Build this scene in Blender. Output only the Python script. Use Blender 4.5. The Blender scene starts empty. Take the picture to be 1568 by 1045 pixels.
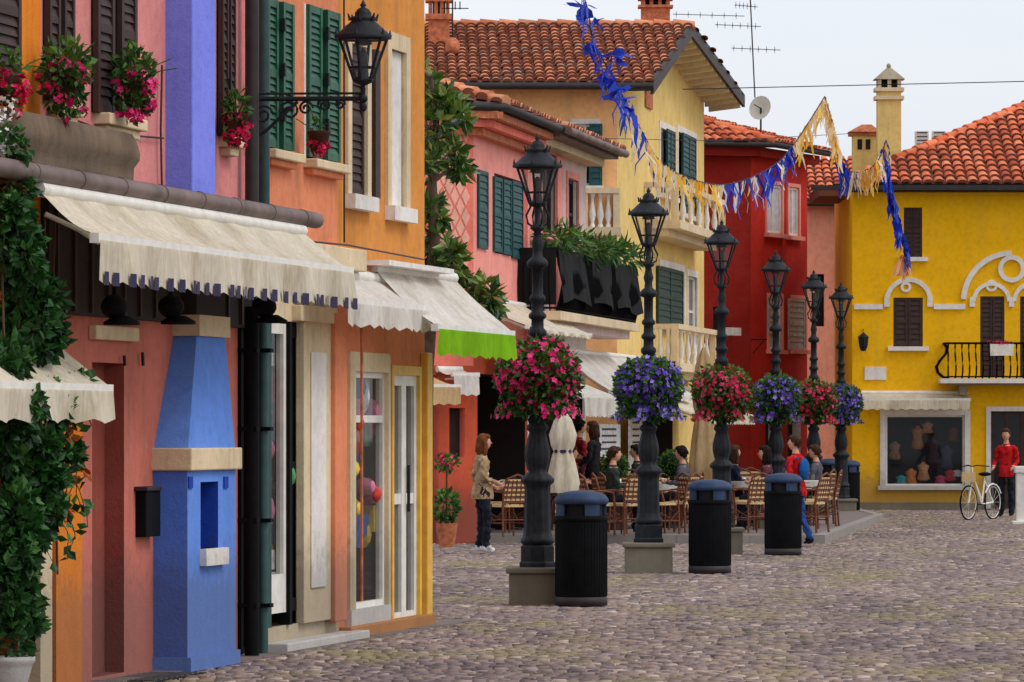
import bpy, math, random
import numpy as np
from mathutils import Vector, Matrix
random.seed(7); np.random.seed(7)
sc=bpy.context.scene
f=7840.0; CH=1.7; HX=784.0; HY=659.0
V=Vector
Z=V((0,0,1))

def C(r,g,b,k=1.0):
    def l(c):
        c=c/255.0
        return min(1,(c/12.92 if c<=0.04045 else ((c+0.055)/1.055)**2.4)*k)
    return (l(r),l(g),l(b),1)

# ---------------------------------------------------------------- materials
def newmat(name):
    m=bpy.data.materials.new(name); m.use_nodes=True
    nt=m.node_tree; b=nt.nodes['Principled BSDF']
    return m,nt,b
def mixcol(nt,a,b,fac,mode='MIX'):
    n=nt.nodes.new('ShaderNodeMix'); n.data_type='RGBA'; n.blend_type=mode
    for s,val in ((n.inputs[0],fac),(n.inputs[6],a),(n.inputs[7],b)):
        if isinstance(val,bpy.types.NodeSocket): nt.links.new(val,s)
        else: s.default_value=val
    return n.outputs[2]
def noise(nt,scale,detail=4,vec=None,rough=.55):
    n=nt.nodes.new('ShaderNodeTexNoise'); n.inputs['Scale'].default_value=scale
    n.inputs['Detail'].default_value=detail; n.inputs['Roughness'].default_value=rough
    if vec is not None: nt.links.new(vec,n.inputs['Vector'])
    return n.outputs[0]
def ramp(nt,src,stops):
    n=nt.nodes.new('ShaderNodeValToRGB'); e=n.color_ramp.elements
    while len(e)<len(stops): e.new(.5)
    for i,(p,c) in enumerate(stops):
        e[i].position=p; e[i].color=c if len(c)==4 else (*c,1)
    nt.links.new(src,n.inputs[0]); return n.outputs[0]
def geo(nt):
    n=nt.nodes.new('ShaderNodeNewGeometry'); return n.outputs['Position']
def mapping(nt,vec,sx,sy,sz):
    n=nt.nodes.new('ShaderNodeMapping'); n.inputs['Scale'].default_value=(sx,sy,sz)
    nt.links.new(vec,n.inputs[0]); return n.outputs[0]
def bump(nt,b,h,st,dist=.01):
    n=nt.nodes.new('ShaderNodeBump'); n.inputs['Strength'].default_value=st; n.inputs['Distance'].default_value=dist
    nt.links.new(h,n.inputs['Height']); nt.links.new(n.outputs[0],b.inputs['Normal'])

def stucco(name,col,var=.08,stain=.42,bs=.5):
    m,nt,b=newmat(name); p=geo(nt)
    n1=noise(nt,1.3,5,p); n2=noise(nt,11,6,p,.65); n3=noise(nt,2.6,6,mapping(nt,p,1.8,1.8,.14),.7)
    dark=tuple(c*(1-var*1.8) for c in col[:3])+(1,); lite=tuple(min(1,c*(1+var)+.01) for c in col[:3])+(1,)
    c1=ramp(nt,n1,[(.3,dark),(.5,col),(.72,lite)])
    g=(sum(col[:3])/3)
    dirt=tuple((.55*c+.3*g)*.6 for c in col[:3])+(1,)
    f1=ramp(nt,n3,[(.5,(0,0,0,1)),(.76,(stain,)*3+(1,))])
    c2=mixcol(nt,c1,dirt,f1)
    f2=ramp(nt,n2,[(.32,(.86,.86,.86,1)),(.55,(1,1,1,1))])
    c3=mixcol(nt,c2,f2,1.0,'MULTIPLY')
    # small worn spots where the paint is thin
    n4=noise(nt,4.5,7,p,.75)
    c3=mixcol(nt,c3,tuple(min(1,.5*c+.5*max(g,.3)) for c in col[:3])+(1,),ramp(nt,n4,[(.62,(0,0,0,1)),(.70,(stain*.7,)*3+(1,))]))
    sx=nt.nodes.new('ShaderNodeSeparateXYZ'); nt.links.new(p,sx.inputs[0])
    mm=nt.nodes.new('ShaderNodeMath'); mm.operation='MULTIPLY_ADD'; nt.links.new(n2,mm.inputs[0]); mm.inputs[1].default_value=-1.1; nt.links.new(sx.outputs[2],mm.inputs[2])
    dm=ramp(nt,mm.outputs[0],[(0,(.6,.6,.6,1)),(.4,(0,0,0,1))])
    c4=mixcol(nt,c3,tuple(c*.5+.03 for c in dirt[:3])+(1,),dm)
    nt.links.new(c4,b.inputs['Base Color'])
    b.inputs['Roughness'].default_value=.92; b.inputs['Specular IOR Level'].default_value=.15
    bump(nt,b,noise(nt,50,5,p),bs,.008)
    return m
def plain(name,col,rough=.6,metal=0,var=.15,scale=8,spec=.4,bs=0):
    m,nt,b=newmat(name); p=geo(nt); n1=noise(nt,scale,5,p)
    dark=tuple(c*(1-var*1.6) for c in col[:3])+(1,); lite=tuple(min(1,c*(1+var)) for c in col[:3])+(1,)
    nt.links.new(ramp(nt,n1,[(.3,dark),(.7,lite)]),b.inputs['Base Color'])
    b.inputs['Roughness'].default_value=rough; b.inputs['Metallic'].default_value=metal; b.inputs['Specular IOR Level'].default_value=spec
    if bs: bump(nt,b,noise(nt,scale*8,4,p),bs,.005)
    return m
def rndmat(name,cols,rough=.6,trans=0,spec=.3,dirt=0):
    m,nt,b=newmat(name)
    a=nt.nodes.new('ShaderNodeAttribute'); a.attribute_name='rnd'
    st=[(i/(len(cols)-1) if len(cols)>1 else 0,c) for i,c in enumerate(cols)]
    c=ramp(nt,a.outputs['Fac'],st)
    if dirt:
        n=noise(nt,1.3,5,geo(nt)); c=mixcol(nt,c,ramp(nt,n,[(.35,(1-dirt,)*3+(1,)),(.65,(1,1,1,1))]),1.0,'MULTIPLY')
    nt.links.new(c,b.inputs['Base Color'])
    b.inputs['Roughness'].default_value=rough; b.inputs['Specular IOR Level'].default_value=spec
    if trans:
        t=nt.nodes.new('ShaderNodeBsdfTranslucent'); nt.links.new(c,t.inputs[0])
        mx=nt.nodes.new('ShaderNodeMixShader'); mx.inputs[0].default_value=trans
        nt.links.new(b.outputs[0],mx.inputs[1]); nt.links.new(t.outputs[0],mx.inputs[2])
        nt.links.new(mx.outputs[0],nt.nodes['Material Output'].inputs[0])
    return m
def glassmat(name,tint=(.02,.025,.03,1),alpha=.55,rough=.03,spec=.5):
    m,nt,b=newmat(name); b.inputs['Base Color'].default_value=tint; b.inputs['Roughness'].default_value=rough
    b.inputs['Alpha'].default_value=alpha; b.inputs['Specular IOR Level'].default_value=spec
    return m
def cloth(name,col,trans=.25):
    m,nt,b=newmat(name); p=geo(nt)
    n1=noise(nt,2.5,6,p,.65); n2=noise(nt,9,5,mapping(nt,p,3,3,.35),.65); n3=noise(nt,1.4,6,p,.7)
    c=ramp(nt,n1,[(.3,tuple(x*.78 for x in col[:3])+(1,)),(.7,col)])
    c=mixcol(nt,c,ramp(nt,n2,[(.35,(.80,.78,.74,1)),(.65,(1,1,1,1))]),1.0,'MULTIPLY')
    c=mixcol(nt,c,ramp(nt,n3,[(.36,(.80,.76,.68,1)),(.52,(1,1,1,1))]),1.0,'MULTIPLY')
    nt.links.new(c,b.inputs['Base Color']); b.inputs['Roughness'].default_value=.9; b.inputs['Specular IOR Level'].default_value=.15
    bump(nt,b,noise(nt,5,4,p),.4,.03)
    t=nt.nodes.new('ShaderNodeBsdfTranslucent'); nt.links.new(c,t.inputs[0])
    mx=nt.nodes.new('ShaderNodeMixShader'); mx.inputs[0].default_value=trans
    nt.links.new(b.outputs[0],mx.inputs[1]); nt.links.new(t.outputs[0],mx.inputs[2])
    nt.links.new(mx.outputs[0],nt.nodes['Material Output'].inputs[0])
    return m

M={}
M['pink']=stucco('pink_stucco',C(222,140,136))
M['pinklow']=stucco('dark_pink_stucco',C(206,118,100))
M['pinkdoor']=stucco('brick_pink_stucco',C(150,76,64))
M['orange']=stucco('orange_stucco',C(228,130,26))
M['salmon']=stucco('salmon_stucco',C(226,138,98))
M['ochre']=stucco('ochre_stucco',C(216,142,66))
M['blue']=stucco('blue_stucco',C(128,138,236),var=.05,stain=.22)
M['blue2']=stucco('sky_blue_stucco',C(100,142,224),var=.05,stain=.25)
M['blued']=stucco('deep_blue_stucco',C(30,70,170))
M['cream']=stucco('cream_stone',C(222,200,164),stain=.5)
M['white']=stucco('white_stone',C(230,224,216),stain=.4)
M['coral']=stucco('coral_stucco',C(242,130,110))
M['coral2']=stucco('coral_light_stucco',C(250,180,160))
M['rose']=stucco('rose_stucco',C(242,156,144))
M['greyw']=stucco('greyish_stucco',C(218,192,184))
M['peach']=stucco('peach_stucco',C(252,190,128),stain=.25)
M['yellow2']=stucco('straw_stucco',C(232,200,124),stain=.35)
M['red']=stucco('red_stucco',C(192,44,30))
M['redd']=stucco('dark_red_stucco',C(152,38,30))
M['salm2']=stucco('pale_salmon_stucco',C(232,154,126))
M['yellow']=stucco('yellow_stucco',C(246,186,20),var=.03,stain=.16)
M['orred']=stucco('orange_red_stucco',C(198,86,56))
M['stone']=stucco('weathered_stone',C(122,104,86),var=.25,stain=.7)
M['conc']=stucco('concrete_plinth',C(158,146,122),var=.15,stain=.6)
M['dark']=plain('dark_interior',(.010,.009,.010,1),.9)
M['dark2']=plain('dim_interior_and_shade',(.03,.020,.018,1),.9)  # shop interiors, and painted shade below the canopy and awning
M['brown']=plain('brown_wood',C(58,36,30),.7,var=.25)
M['green']=plain('green_paint',C(18,82,56),.55,var=.25)
M['green2']=plain('dark_green_paint',C(12,58,54),.6,var=.25)
M['teal']=plain('teal_paint',C(16,74,76),.6,var=.25)
M['iron']=plain('cast_iron',(.009,.011,.015,1),.62,.0,var=.4,scale=14,spec=.28,bs=.2)
M['black']=plain('black_metal',(.0042,.0045,.0055,1),.8,.0,var=.3,spec=.12)
M['lid']=plain('slate_blue_metal',C(38,58,88),.6,.0,var=.2,spec=.3)
M['gutter']=plain('copper_gutter',C(116,98,92),.6,.2,var=.3,scale=3)
M['dkgut']=plain('dark_gutter',C(50,44,44),.6,.2)
M['pipeg']=plain('green_pipe',C(48,78,76),.55,.1)
M['alu']=plain('white_frame',C(226,222,212),.5,var=.08)
M['yelframe']=plain('yellow_frame',C(222,172,58),.55,var=.12)
M['rust']=plain('rust_brick',C(190,112,76),.85,var=.3,scale=12)
M['glass']=glassmat('window_glass',alpha=.4)
M['lglass']=glassmat('lantern_glass',(.35,.38,.38,1),.12,.1)
M['dglass']=glassmat('dark_glass',(.015,.018,.02,1),.85,.05)
M['cream_cloth']=cloth('cream_canvas',C(244,234,212))
M['white_cloth']=cloth('white_canvas',C(244,240,232))
M['lime_cloth']=cloth('lime_canvas',C(146,214,20),trans=.35)
M['tan_cloth']=cloth('tan_canvas',C(234,202,152))
M['black_cloth']=cloth('black_mesh',(.02,.02,.022,1),trans=.1)
M['navy']=plain('navy_trim',C(48,40,76),.9)
M['tile']=rndmat('terracotta_tiles',[C(146,92,68),C(208,122,82),C(230,144,98),C(240,170,126),C(210,130,92),C(186,156,130)],.85,dirt=.35)
M['tile2']=rndmat('red_terracotta_tiles',[C(170,78,50),C(222,108,64),C(236,124,80),C(242,144,98),C(214,104,68)],.85,dirt=.28)
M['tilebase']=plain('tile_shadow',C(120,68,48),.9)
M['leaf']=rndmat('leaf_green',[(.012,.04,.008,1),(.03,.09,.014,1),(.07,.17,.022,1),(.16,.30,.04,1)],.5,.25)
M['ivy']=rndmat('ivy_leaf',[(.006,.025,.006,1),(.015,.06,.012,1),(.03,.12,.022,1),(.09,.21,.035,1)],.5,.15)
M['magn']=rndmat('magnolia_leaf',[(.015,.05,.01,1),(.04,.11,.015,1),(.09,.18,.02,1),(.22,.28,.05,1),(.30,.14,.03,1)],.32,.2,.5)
M['pinkfl']=rndmat('magenta_petal',[C(150,0,66),C(226,14,106),C(244,44,136),C(255,110,170)],.6,.3)
M['redfl']=rndmat('crimson_petal',[C(140,2,40),C(212,14,72),C(236,40,100),C(248,96,140)],.6,.3)
M['purfl']=rndmat('violet_petal',[C(62,34,136),C(102,66,190),C(136,102,216),C(186,160,240)],.6,.3)
M['bark']=plain('bark',C(84,66,50),.9,var=.3)
M['skin']=plain('skin',C(206,152,124),.65,var=.08,scale=20,spec=.25)
M['rattan']=plain('rattan',C(112,60,36),.6,var=.3,scale=20)
M['weave']=plain('woven_cane',C(212,180,128),.7,var=.35,scale=60)
M['mfloor']=plain('metal_grate',C(110,108,110),.5,.6)
M['pale']=plain('window_blind',C(196,196,202),.6)
def cm(n,col,r=.85): 
    if n not in M: M[n]=plain(n,col,r,var=.25,scale=14,spec=.2)
    return M[n]

# ---------------------------------------------------------------- mesh builder
class MB:
    def __init__(s): s.v=[];s.f=[];s.m=[];s.mats=[];s.r=[];s.sm=[];s.M=None
    def add(s,vs,fs,mat,rnd=None,smooth=False):
        k=len(s.v)
        if s.M is not None: vs=[s.M@V(p) for p in vs]
        s.v.extend([tuple(p) for p in vs])
        if mat not in s.mats: s.mats.append(mat)
        i=s.mats.index(mat)
        for q in fs:
            s.f.append(tuple(a+k for a in q)); s.m.append(i); s.r.append(.5 if rnd is None else rnd); s.sm.append(smooth)
    def quad(s,a,b,c,d,mat,rnd=None): s.add([a,b,c,d],[(0,1,2,3)],mat,rnd)
    def poly(s,pts,mat): s.add(pts,[tuple(range(len(pts)))],mat)
    def hexa(s,p,mat):
        s.add(p,[(0,3,2,1),(4,5,6,7),(0,1,5,4),(1,2,6,5),(2,3,7,6),(3,0,4,7)],mat)
    def box(s,x0,x1,y0,y1,z0,z1,mat):
        s.hexa([V((x0,y0,z0)),V((x1,y0,z0)),V((x1,y1,z0)),V((x0,y1,z0)),V((x0,y0,z1)),V((x1,y0,z1)),V((x1,y1,z1)),V((x0,y1,z1))],mat)
    def tube(s,pts,r,mat,n=8,smooth=True,closed=False):
        pts=[V(p) for p in pts]; rs=r if isinstance(r,(list,tuple)) else [r]*len(pts)
        vs=[];fs=[]; m=len(pts)
        for i,p in enumerate(pts):
            if closed: t=pts[(i+1)%m]-pts[i-1]
            else: t=pts[min(i+1,m-1)]-pts[max(i-1,0)]
            if t.length<1e-9: t=V((0,0,1))
            t.normalize(); up=V((0,0,1)) if abs(t.z)<.9 else V((0,1,0))
            a=t.cross(up).normalized(); b=t.cross(a)
            for k in range(n):
                an=2*math.pi*k/n; vs.append(p+(a*math.cos(an)+b*math.sin(an))*rs[i])
        for i in range(m if closed else m-1):
            j=(i+1)%m
            for k in range(n): fs.append((i*n+k,i*n+(k+1)%n,j*n+(k+1)%n,j*n+k))
        s.add(vs,fs,mat,smooth=smooth)
        if not closed: s.add(vs[:n],[tuple(range(n))],mat); s.add(vs[-n:],[tuple(range(n))],mat)
    def lathe(s,prof,c,mat,n=20,flute=0,fz=None,smooth=True,fn=10,rot=0):
        c=V(c);vs=[];fs=[]
        for r,z in prof:
            for k in range(n):
                an=2*math.pi*k/n+rot; rr=r
                if flute and (fz is None or fz[0]<=z<=fz[1]): rr=r*(1+flute*math.cos(an*fn))
                vs.append(c+V((rr*math.cos(an),rr*math.sin(an),z)))
        for i in range(len(prof)-1):
            for k in range(n): fs.append((i*n+k,i*n+(k+1)%n,(i+1)*n+(k+1)%n,(i+1)*n+k))
        s.add(vs,fs,mat,smooth=smooth)
        s.add(vs[:n],[tuple(range(n))],mat); s.add(vs[-n:],[tuple(range(n))],mat)
    def ell(s,c,rx,ry,rz,mat,n=14,m=9,fn=None):
        vs=[];fs=[]
        for i in range(m+1):
            th=math.pi*i/m
            for k in range(n):
                an=2*math.pi*k/n
                x,y,z=math.sin(th)*math.cos(an),math.sin(th)*math.sin(an),math.cos(th)
                if fn: x,y,z=fn(x,y,z)
                vs.append(V(c)+V((x*rx,y*ry,z*rz)))
        for i in range(m):
            for k in range(n): fs.append((i*n+k,i*n+(k+1)%n,(i+1)*n+(k+1)%n,(i+1)*n+k))
        s.add(vs,fs,mat,smooth=True)
    def leaf(s,p,d,nrm,L,W,mat,rnd):
        d=d.normalized(); sd=d.cross(nrm)
        if sd.length<1e-4: sd=d.cross(V((.3,.5,.8)))
        sd.normalize(); n2=sd.cross(d)
        a=p; b=p+d*L*.5+sd*W*.5+n2*W*.15; c=p+d*L; e=p+d*L*.5-sd*W*.5+n2*W*.15
        s.add([a,b,c,e],[(0,1,2),(0,2,3)],mat,rnd)
    def flower(s,p,nrm,r,mat,rnd):
        nrm=nrm.normalized(); a=nrm.cross(V((.2,.3,.9))).normalized(); b=nrm.cross(a)
        ph=random.random()*6; vs=[p]
        for k in range(10):
            an=ph+2*math.pi*k/10; rr=r*(1 if k%2==0 else .6)
            vs.append(p+(a*math.cos(an)+b*math.sin(an))*rr+nrm*(r*.3 if k%2==0 else .1*r))
        s.add(vs,[(0,k+1,(k+1)%10+1) for k in range(10)],mat,rnd)
    def obj(s,name,parent=None,bevel=0):
        me=bpy.data.meshes.new(name); me.from_pydata(s.v,[],s.f); me.update()
        for m in s.mats: me.materials.append(m)
        me.polygons.foreach_set('material_index',s.m); me.polygons.foreach_set('use_smooth',s.sm)
        at=me.attributes.new('rnd','FLOAT','FACE'); at.data.foreach_set('value',s.r)
        o=bpy.data.objects.new(name,me); sc.collection.objects.link(o)
        if parent: o.parent=parent
        if bevel:
            b=o.modifiers.new('b','BEVEL'); b.width=bevel; b.segments=2; b.limit_method='ANGLE'
        return o
def empty(name):
    o=bpy.data.objects.new(name,None); sc.collection.objects.link(o); o.empty_display_size=.2; return o
def rv(): 
    while True:
        v=V((random.uniform(-1,1),random.uniform(-1,1),random.uniform(-1,1)))
        if .05<v.length<1: return v.normalized()

def G(px,py,h=0):
    D=(CH-h)*f/(py-HY); return V(((px-HX)*D/f,D,h))
def P(px,py,D): return V(((px-HX)*D/f,D,CH+(HY-py)*D/f))

class Fr:
    def __init__(s,p0,p1):
        s.O=V((p0.x,p0.y,0)); s.U=(V((p1.x,p1.y,0))-s.O).normalized(); s.N=V((s.U.y,-s.U.x,0))
    def uz(s,px,py,off=0):
        d=V(((px-HX)/f,1,(HY-py)/f)); c=V((0,0,CH)); q=s.O+s.N*off
        t=(q-c).dot(s.N)/d.dot(s.N); p=c+d*t
        return (p-s.O).dot(s.U),p.z
    def u(s,px,off=0): return s.uz(px,HY,off)[0]
    def z(s,px,py,off=0): return s.uz(px,py,off)[1]
    def w(s,u,z,off=0): return s.O+s.U*u+s.N*off+Z*z
    def p(s,px,py,off=0):
        u,z=s.uz(px,py,off); return s.w(u,z,off)
    def R(s,x0,x1,y0,y1,off=0):
        xm=(x0+x1)/2
        return (s.u(x0,off),s.u(x1,off),s.z(xm,y1,off),s.z(xm,y0,off))
    def box(s,mb,u0,u1,z0,z1,o0,o1,mat):
        mb.hexa([s.w(u0,z0,o1),s.w(u1,z0,o1),s.w(u1,z0,o0),s.w(u0,z0,o0),s.w(u0,z1,o1),s.w(u1,z1,o1),s.w(u1,z1,o0),s.w(u0,z1,o0)],mat)
    def pbox(s,mb,x0,x1,y0,y1,o0,o1,mat):
        u0,u1,z0,z1=s.R(x0,x1,y0,y1,o1); s.box(mb,u0,u1,z0,z1,o0,o1,mat)
def wall(mb,F,u0,u1,z0,z1,ops,mat,depth=.25,reveal=None,back=None,bandz=None,bandmat=None):
    us=sorted(set([u0,u1]+[max(u0,min(u1,x)) for o in ops for x in o[:2]])); zs=sorted(set([z0,z1]+[max(z0,min(z1,x)) for o in ops for x in o[2:4]]+([bandz] if bandz else [])))
    for i in range(len(us)-1):
        for j in range(len(zs)-1):
            if us[i+1]-us[i]<1e-5 or zs[j+1]-zs[j]<1e-5: continue
            uc=(us[i]+us[i+1])/2; zc=(zs[j]+zs[j+1])/2
            if any(o[0]<uc<o[1] and o[2]<zc<o[3] for o in ops): continue
            mm=bandmat if (bandz and zc<bandz) else mat
            mb.quad(F.w(us[i],zs[j]),F.w(us[i+1],zs[j]),F.w(us[i+1],zs[j+1]),F.w(us[i],zs[j+1]),mm)
    for o in ops:
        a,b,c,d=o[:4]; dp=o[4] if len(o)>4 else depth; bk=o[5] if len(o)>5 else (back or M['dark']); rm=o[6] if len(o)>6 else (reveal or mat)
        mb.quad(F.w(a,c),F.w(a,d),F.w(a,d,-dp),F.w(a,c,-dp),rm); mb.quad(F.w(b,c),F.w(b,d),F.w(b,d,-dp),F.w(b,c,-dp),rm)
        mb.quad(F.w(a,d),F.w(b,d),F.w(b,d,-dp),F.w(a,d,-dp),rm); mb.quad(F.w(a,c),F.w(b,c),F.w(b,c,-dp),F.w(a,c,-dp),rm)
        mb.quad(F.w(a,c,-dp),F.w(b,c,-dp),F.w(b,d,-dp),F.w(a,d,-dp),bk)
    D=-6
    mb.quad(F.w(u0,z0),F.w(u0,z1),F.w(u0,z1,D),F.w(u0,z0,D),mat); mb.quad(F.w(u1,z0),F.w(u1,z1),F.w(u1,z1,D),F.w(u1,z0,D),mat)
    mb.quad(F.w(u0,z1),F.w(u1,z1),F.w(u1,z1,D),F.w(u0,z1,D),mat); mb.quad(F.w(u0,z0,D),F.w(u1,z0,D),F.w(u1,z1,D),F.w(u0,z1,D),mat)
def shutter(mb,F,u0,u1,z0,z1,o,mat,pitch=.06,th=.04):
    sw=min(.06,(u1-u0)*.18)
    F.box(mb,u0,u0+sw,z0,z1,o,o+th,mat); F.box(mb,u1-sw,u1,z0,z1,o,o+th,mat)
    zm=(z0+z1)/2
    for a in (z0,zm-sw/2,z1-sw): F.box(mb,u0+sw,u1-sw,a,a+sw,o,o+th-.003,mat)
    for (a,b) in ((z0+sw,zm-sw/2),(zm+sw/2,z1-sw)):
        n=max(2,int((b-a)/pitch)); h=(b-a)/n
        for i in range(n):
            zz=a+i*h
            mb.hexa([F.w(u0+sw,zz,o+th-.006),F.w(u1-sw,zz,o+th-.006),F.w(u1-sw,zz,o+th-.014),F.w(u0+sw,zz,o+th-.014),
                     F.w(u0+sw,zz+h*1.1,o+.012),F.w(u1-sw,zz+h*1.1,o+.012),F.w(u1-sw,zz+h*1.1,o),F.w(u0+sw,zz+h*1.1,o)],mat)
def surround(mb,F,r,w,mat,pr=.03,sill=True,o=0):
    u0,u1,z0,z1=r[:4]
    F.box(mb,u0-w,u0,z0,z1+w,o-.02,o+pr,mat); F.box(mb,u1,u1+w,z0,z1+w,o-.02,o+pr,mat); F.box(mb,u0,u1,z1,z1+w,o-.02,o+pr-.002,mat)
    if sill: F.box(mb,u0-w-.05,u1+w+.05,z0-.09,z0,o-.05,o+.13,mat)
def glassframe(mb,F,r,o,fm,w=.05,nv=1,nh=0,gm=None):
    u0,u1,z0,z1=r[:4]; gm=gm or M['glass']
    mb.quad(F.w(u0,z0,o),F.w(u1,z0,o),F.w(u1,z1,o),F.w(u0,z1,o),gm)
    F.box(mb,u0,u0+w,z0,z1,o-.03,o+.03,fm); F.box(mb,u1-w,u1,z0,z1,o-.03,o+.03,fm)
    F.box(mb,u0+w,u1-w,z1-w,z1,o-.03,o+.028,fm); F.box(mb,u0+w,u1-w,z0,z0+w,o-.03,o+.028,fm)
    for i in range(nv):
        c=u0+(u1-u0)*(i+1)/(nv+1); F.box(mb,c-w/2,c+w/2,z0+w,z1-w,o-.025,o+.025,fm)
    for i in range(nh):
        c=z0+(z1-z0)*(i+1)/(nh+1); F.box(mb,u0+w,u1-w,c-w/2,c+w/2,o-.024,o+.022,fm)
def inpoly(a,b,poly):
    c=False; n=len(poly)
    for i in range(n):
        x1,y1=poly[i];x2,y2=poly[(i+1)%n]
        if (y1>b)!=(y2>b) and a<(x2-x1)*(b-y1)/(y2-y1)+x1: c=not c
    return c
def roof(mb,pts,e,mat,dx=.21,dy=.34,base=True,th=.1):
    pts=[V(p) for p in pts]; e=V(e).normalized()
    n=None
    for i in range(len(pts)-2):
        n=(pts[i+1]-pts[i]).cross(pts[i+2]-pts[i])
        if n.length>1e-3: break
    n.normalize()
    if n.z<0: n=-n
    s=n.cross(e).normalized()
    if s.z<0: s=-s
    e=s.cross(n) if s.cross(n).dot(e)>0 else n.cross(s)
    O=pts[0]; L=[((p-O).dot(e),(p-O).dot(s)) for p in pts]
    if base:
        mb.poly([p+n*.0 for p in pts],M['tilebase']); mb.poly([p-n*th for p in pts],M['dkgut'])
        for i in range(len(pts)):
            a,b=pts[i],pts[(i+1)%len(pts)]; mb.quad(a,b,b-n*th,a-n*th,M['dkgut'])
    a0=min(a for a,b in L);a1=max(a for a,b in L);b0=min(b for a,b in L);b1=max(b for a,b in L)
    na=int((a1-a0)/dx)+1; nb=int((b1-b0)/dy)+1
    for j in range(nb,-1,-1):
        for i in range(na+1):
            a=a0+(i+.5)*dx+random.uniform(-.012,.012); b=b0+j*dy-.04+random.uniform(-.02,.02)
            if not inpoly(a,b+dy*.5,L): continue
            rn=random.random(); sk=random.uniform(-.03,.03)
            vs=[];r0=dx*.45;r1=dx*.36;ln=dy+.06; lf=.035+random.uniform(0,.015)
            for (rr,bb,h) in ((r0,b,lf),(r1,b+ln,.0)):
                for k in range(6):
                    an=math.pi*k/5
                    vs.append(O+e*(a+sk*(bb-b)+rr*math.cos(an))+s*bb+n*(h+rr*.7*math.sin(an)))
            fs=[(k,k+1,k+7,k+6) for k in range(5)]
            mb.add(vs,fs,mat,rn,True)
            vs2=[O+e*(a+r0*math.cos(math.pi*k/5))+s*b+n*(lf+r0*.7*math.sin(math.pi*k/5)) for k in range(6)]
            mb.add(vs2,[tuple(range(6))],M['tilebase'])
def ridge(mb,a,b,mat,r=.11,step=.36):
    a=V(a);b=V(b);d=(b-a);n=max(1,int(d.length/step));
    for i in range(n):
        p=a+d*(i/n);q=a+d*((i+1.12)/n); mb.tube([p+Z*.03,q+Z*.0],[r,r*.85],mat,n=10)
        x=random.random()
        for k in range(12): mb.r[-1-k]=x
def awning(name,F,u0,u1,ob,zb,of,zf,drop,mat,vmat=None,scal=.12,trim=None,parent=None,sag=.03):
    mb=MB(); n=max(6,int((u1-u0)/.1)); m=5; vm=vmat or mat
    vs=[];fs=[]
    for j in range(m+1):
        t=j/m
        for i in range(n+1):
            uu=u0+(u1-u0)*i/n
            zz=zb+(zf-zb)*t-sag*math.sin(math.pi*t)*(1+.6*math.sin(i*.9+t*2))
            vs.append(F.w(uu,zz,ob+(of-ob)*t))
    for j in range(m):
        for i in range(n): fs.append((j*(n+1)+i,j*(n+1)+i+1,(j+1)*(n+1)+i+1,(j+1)*(n+1)+i))
    mb.add(vs,fs,mat,smooth=True)
    F.box(mb,u0-.02,u1+.02,zf-.05,zf+.012,of-.04,of+.02,M['alu'])
    mb.tube([F.w(u0,zb,ob),F.w(u1,zb,ob)],.05,M['alu'])
    k=max(3,int((u1-u0)/scal)); st=4; w=(u1-u0)/k
    wv=lambda a:.024*math.sin(a*5.3)+.010*math.sin(a*13)
    for i in range(k):
        for q in range(st):
            a=i*w+u0+w*q/st; b=a+w/st
            da=drop-.03*math.cos(math.pi*q/st)**2 ; db=drop-.03*math.cos(math.pi*(q+1)/st)**2
            wa=wv(a);wb=wv(b)
            mb.add([F.w(a,zf-.03,of+.025),F.w(b,zf-.03,of+.025),F.w(b,zf-db,of+.03+wb),F.w(a,zf-da,of+.03+wa)],[(0,1,2,3)],vm,smooth=True)
        if trim:
            a=i*w+u0+w*.28; b=i*w+u0+w*.72
            mb.quad(F.w(a,zf-drop+.085,of+.045+wv(a)),F.w(b,zf-drop+.085,of+.045+wv(b)),F.w(b,zf-drop+.0,of+.045+wv(b)),F.w(a,zf-drop+.0,of+.045+wv(a)),trim)
    for uu in (u0+.15,u1-.15):
        el=F.w(uu+.1,(zb+zf)/2-.1,(ob+of)/2); mb.tube([F.w(uu,zb-.15,ob),el,F.w(uu,zf-.04,of-.03)],.018,M['alu'],6)
    return mb.obj(name,parent)
def leafblob(mb,c,r,n,mat,L=.08,W=.05,hollow=.3):
    for _ in range(n):
        d=rv(); q=random.uniform(hollow,1)**.5; p=V(c)+V((d.x*r[0],d.y*r[1],d.z*r[2]))*q
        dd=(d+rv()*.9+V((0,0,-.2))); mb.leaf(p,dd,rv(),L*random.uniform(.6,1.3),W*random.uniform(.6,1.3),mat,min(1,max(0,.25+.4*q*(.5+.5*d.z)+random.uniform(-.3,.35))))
def flblob(mb,c,r,n,mat,s=.03,lo=.9):
    for _ in range(n):
        d=rv(); p=V(c)+V((d.x*r[0],d.y*r[1],d.z*r[2]))*random.uniform(lo,1.08)
        mb.flower(p,d+rv()*.5,s*random.uniform(.7,1.25),mat,random.random())

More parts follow.
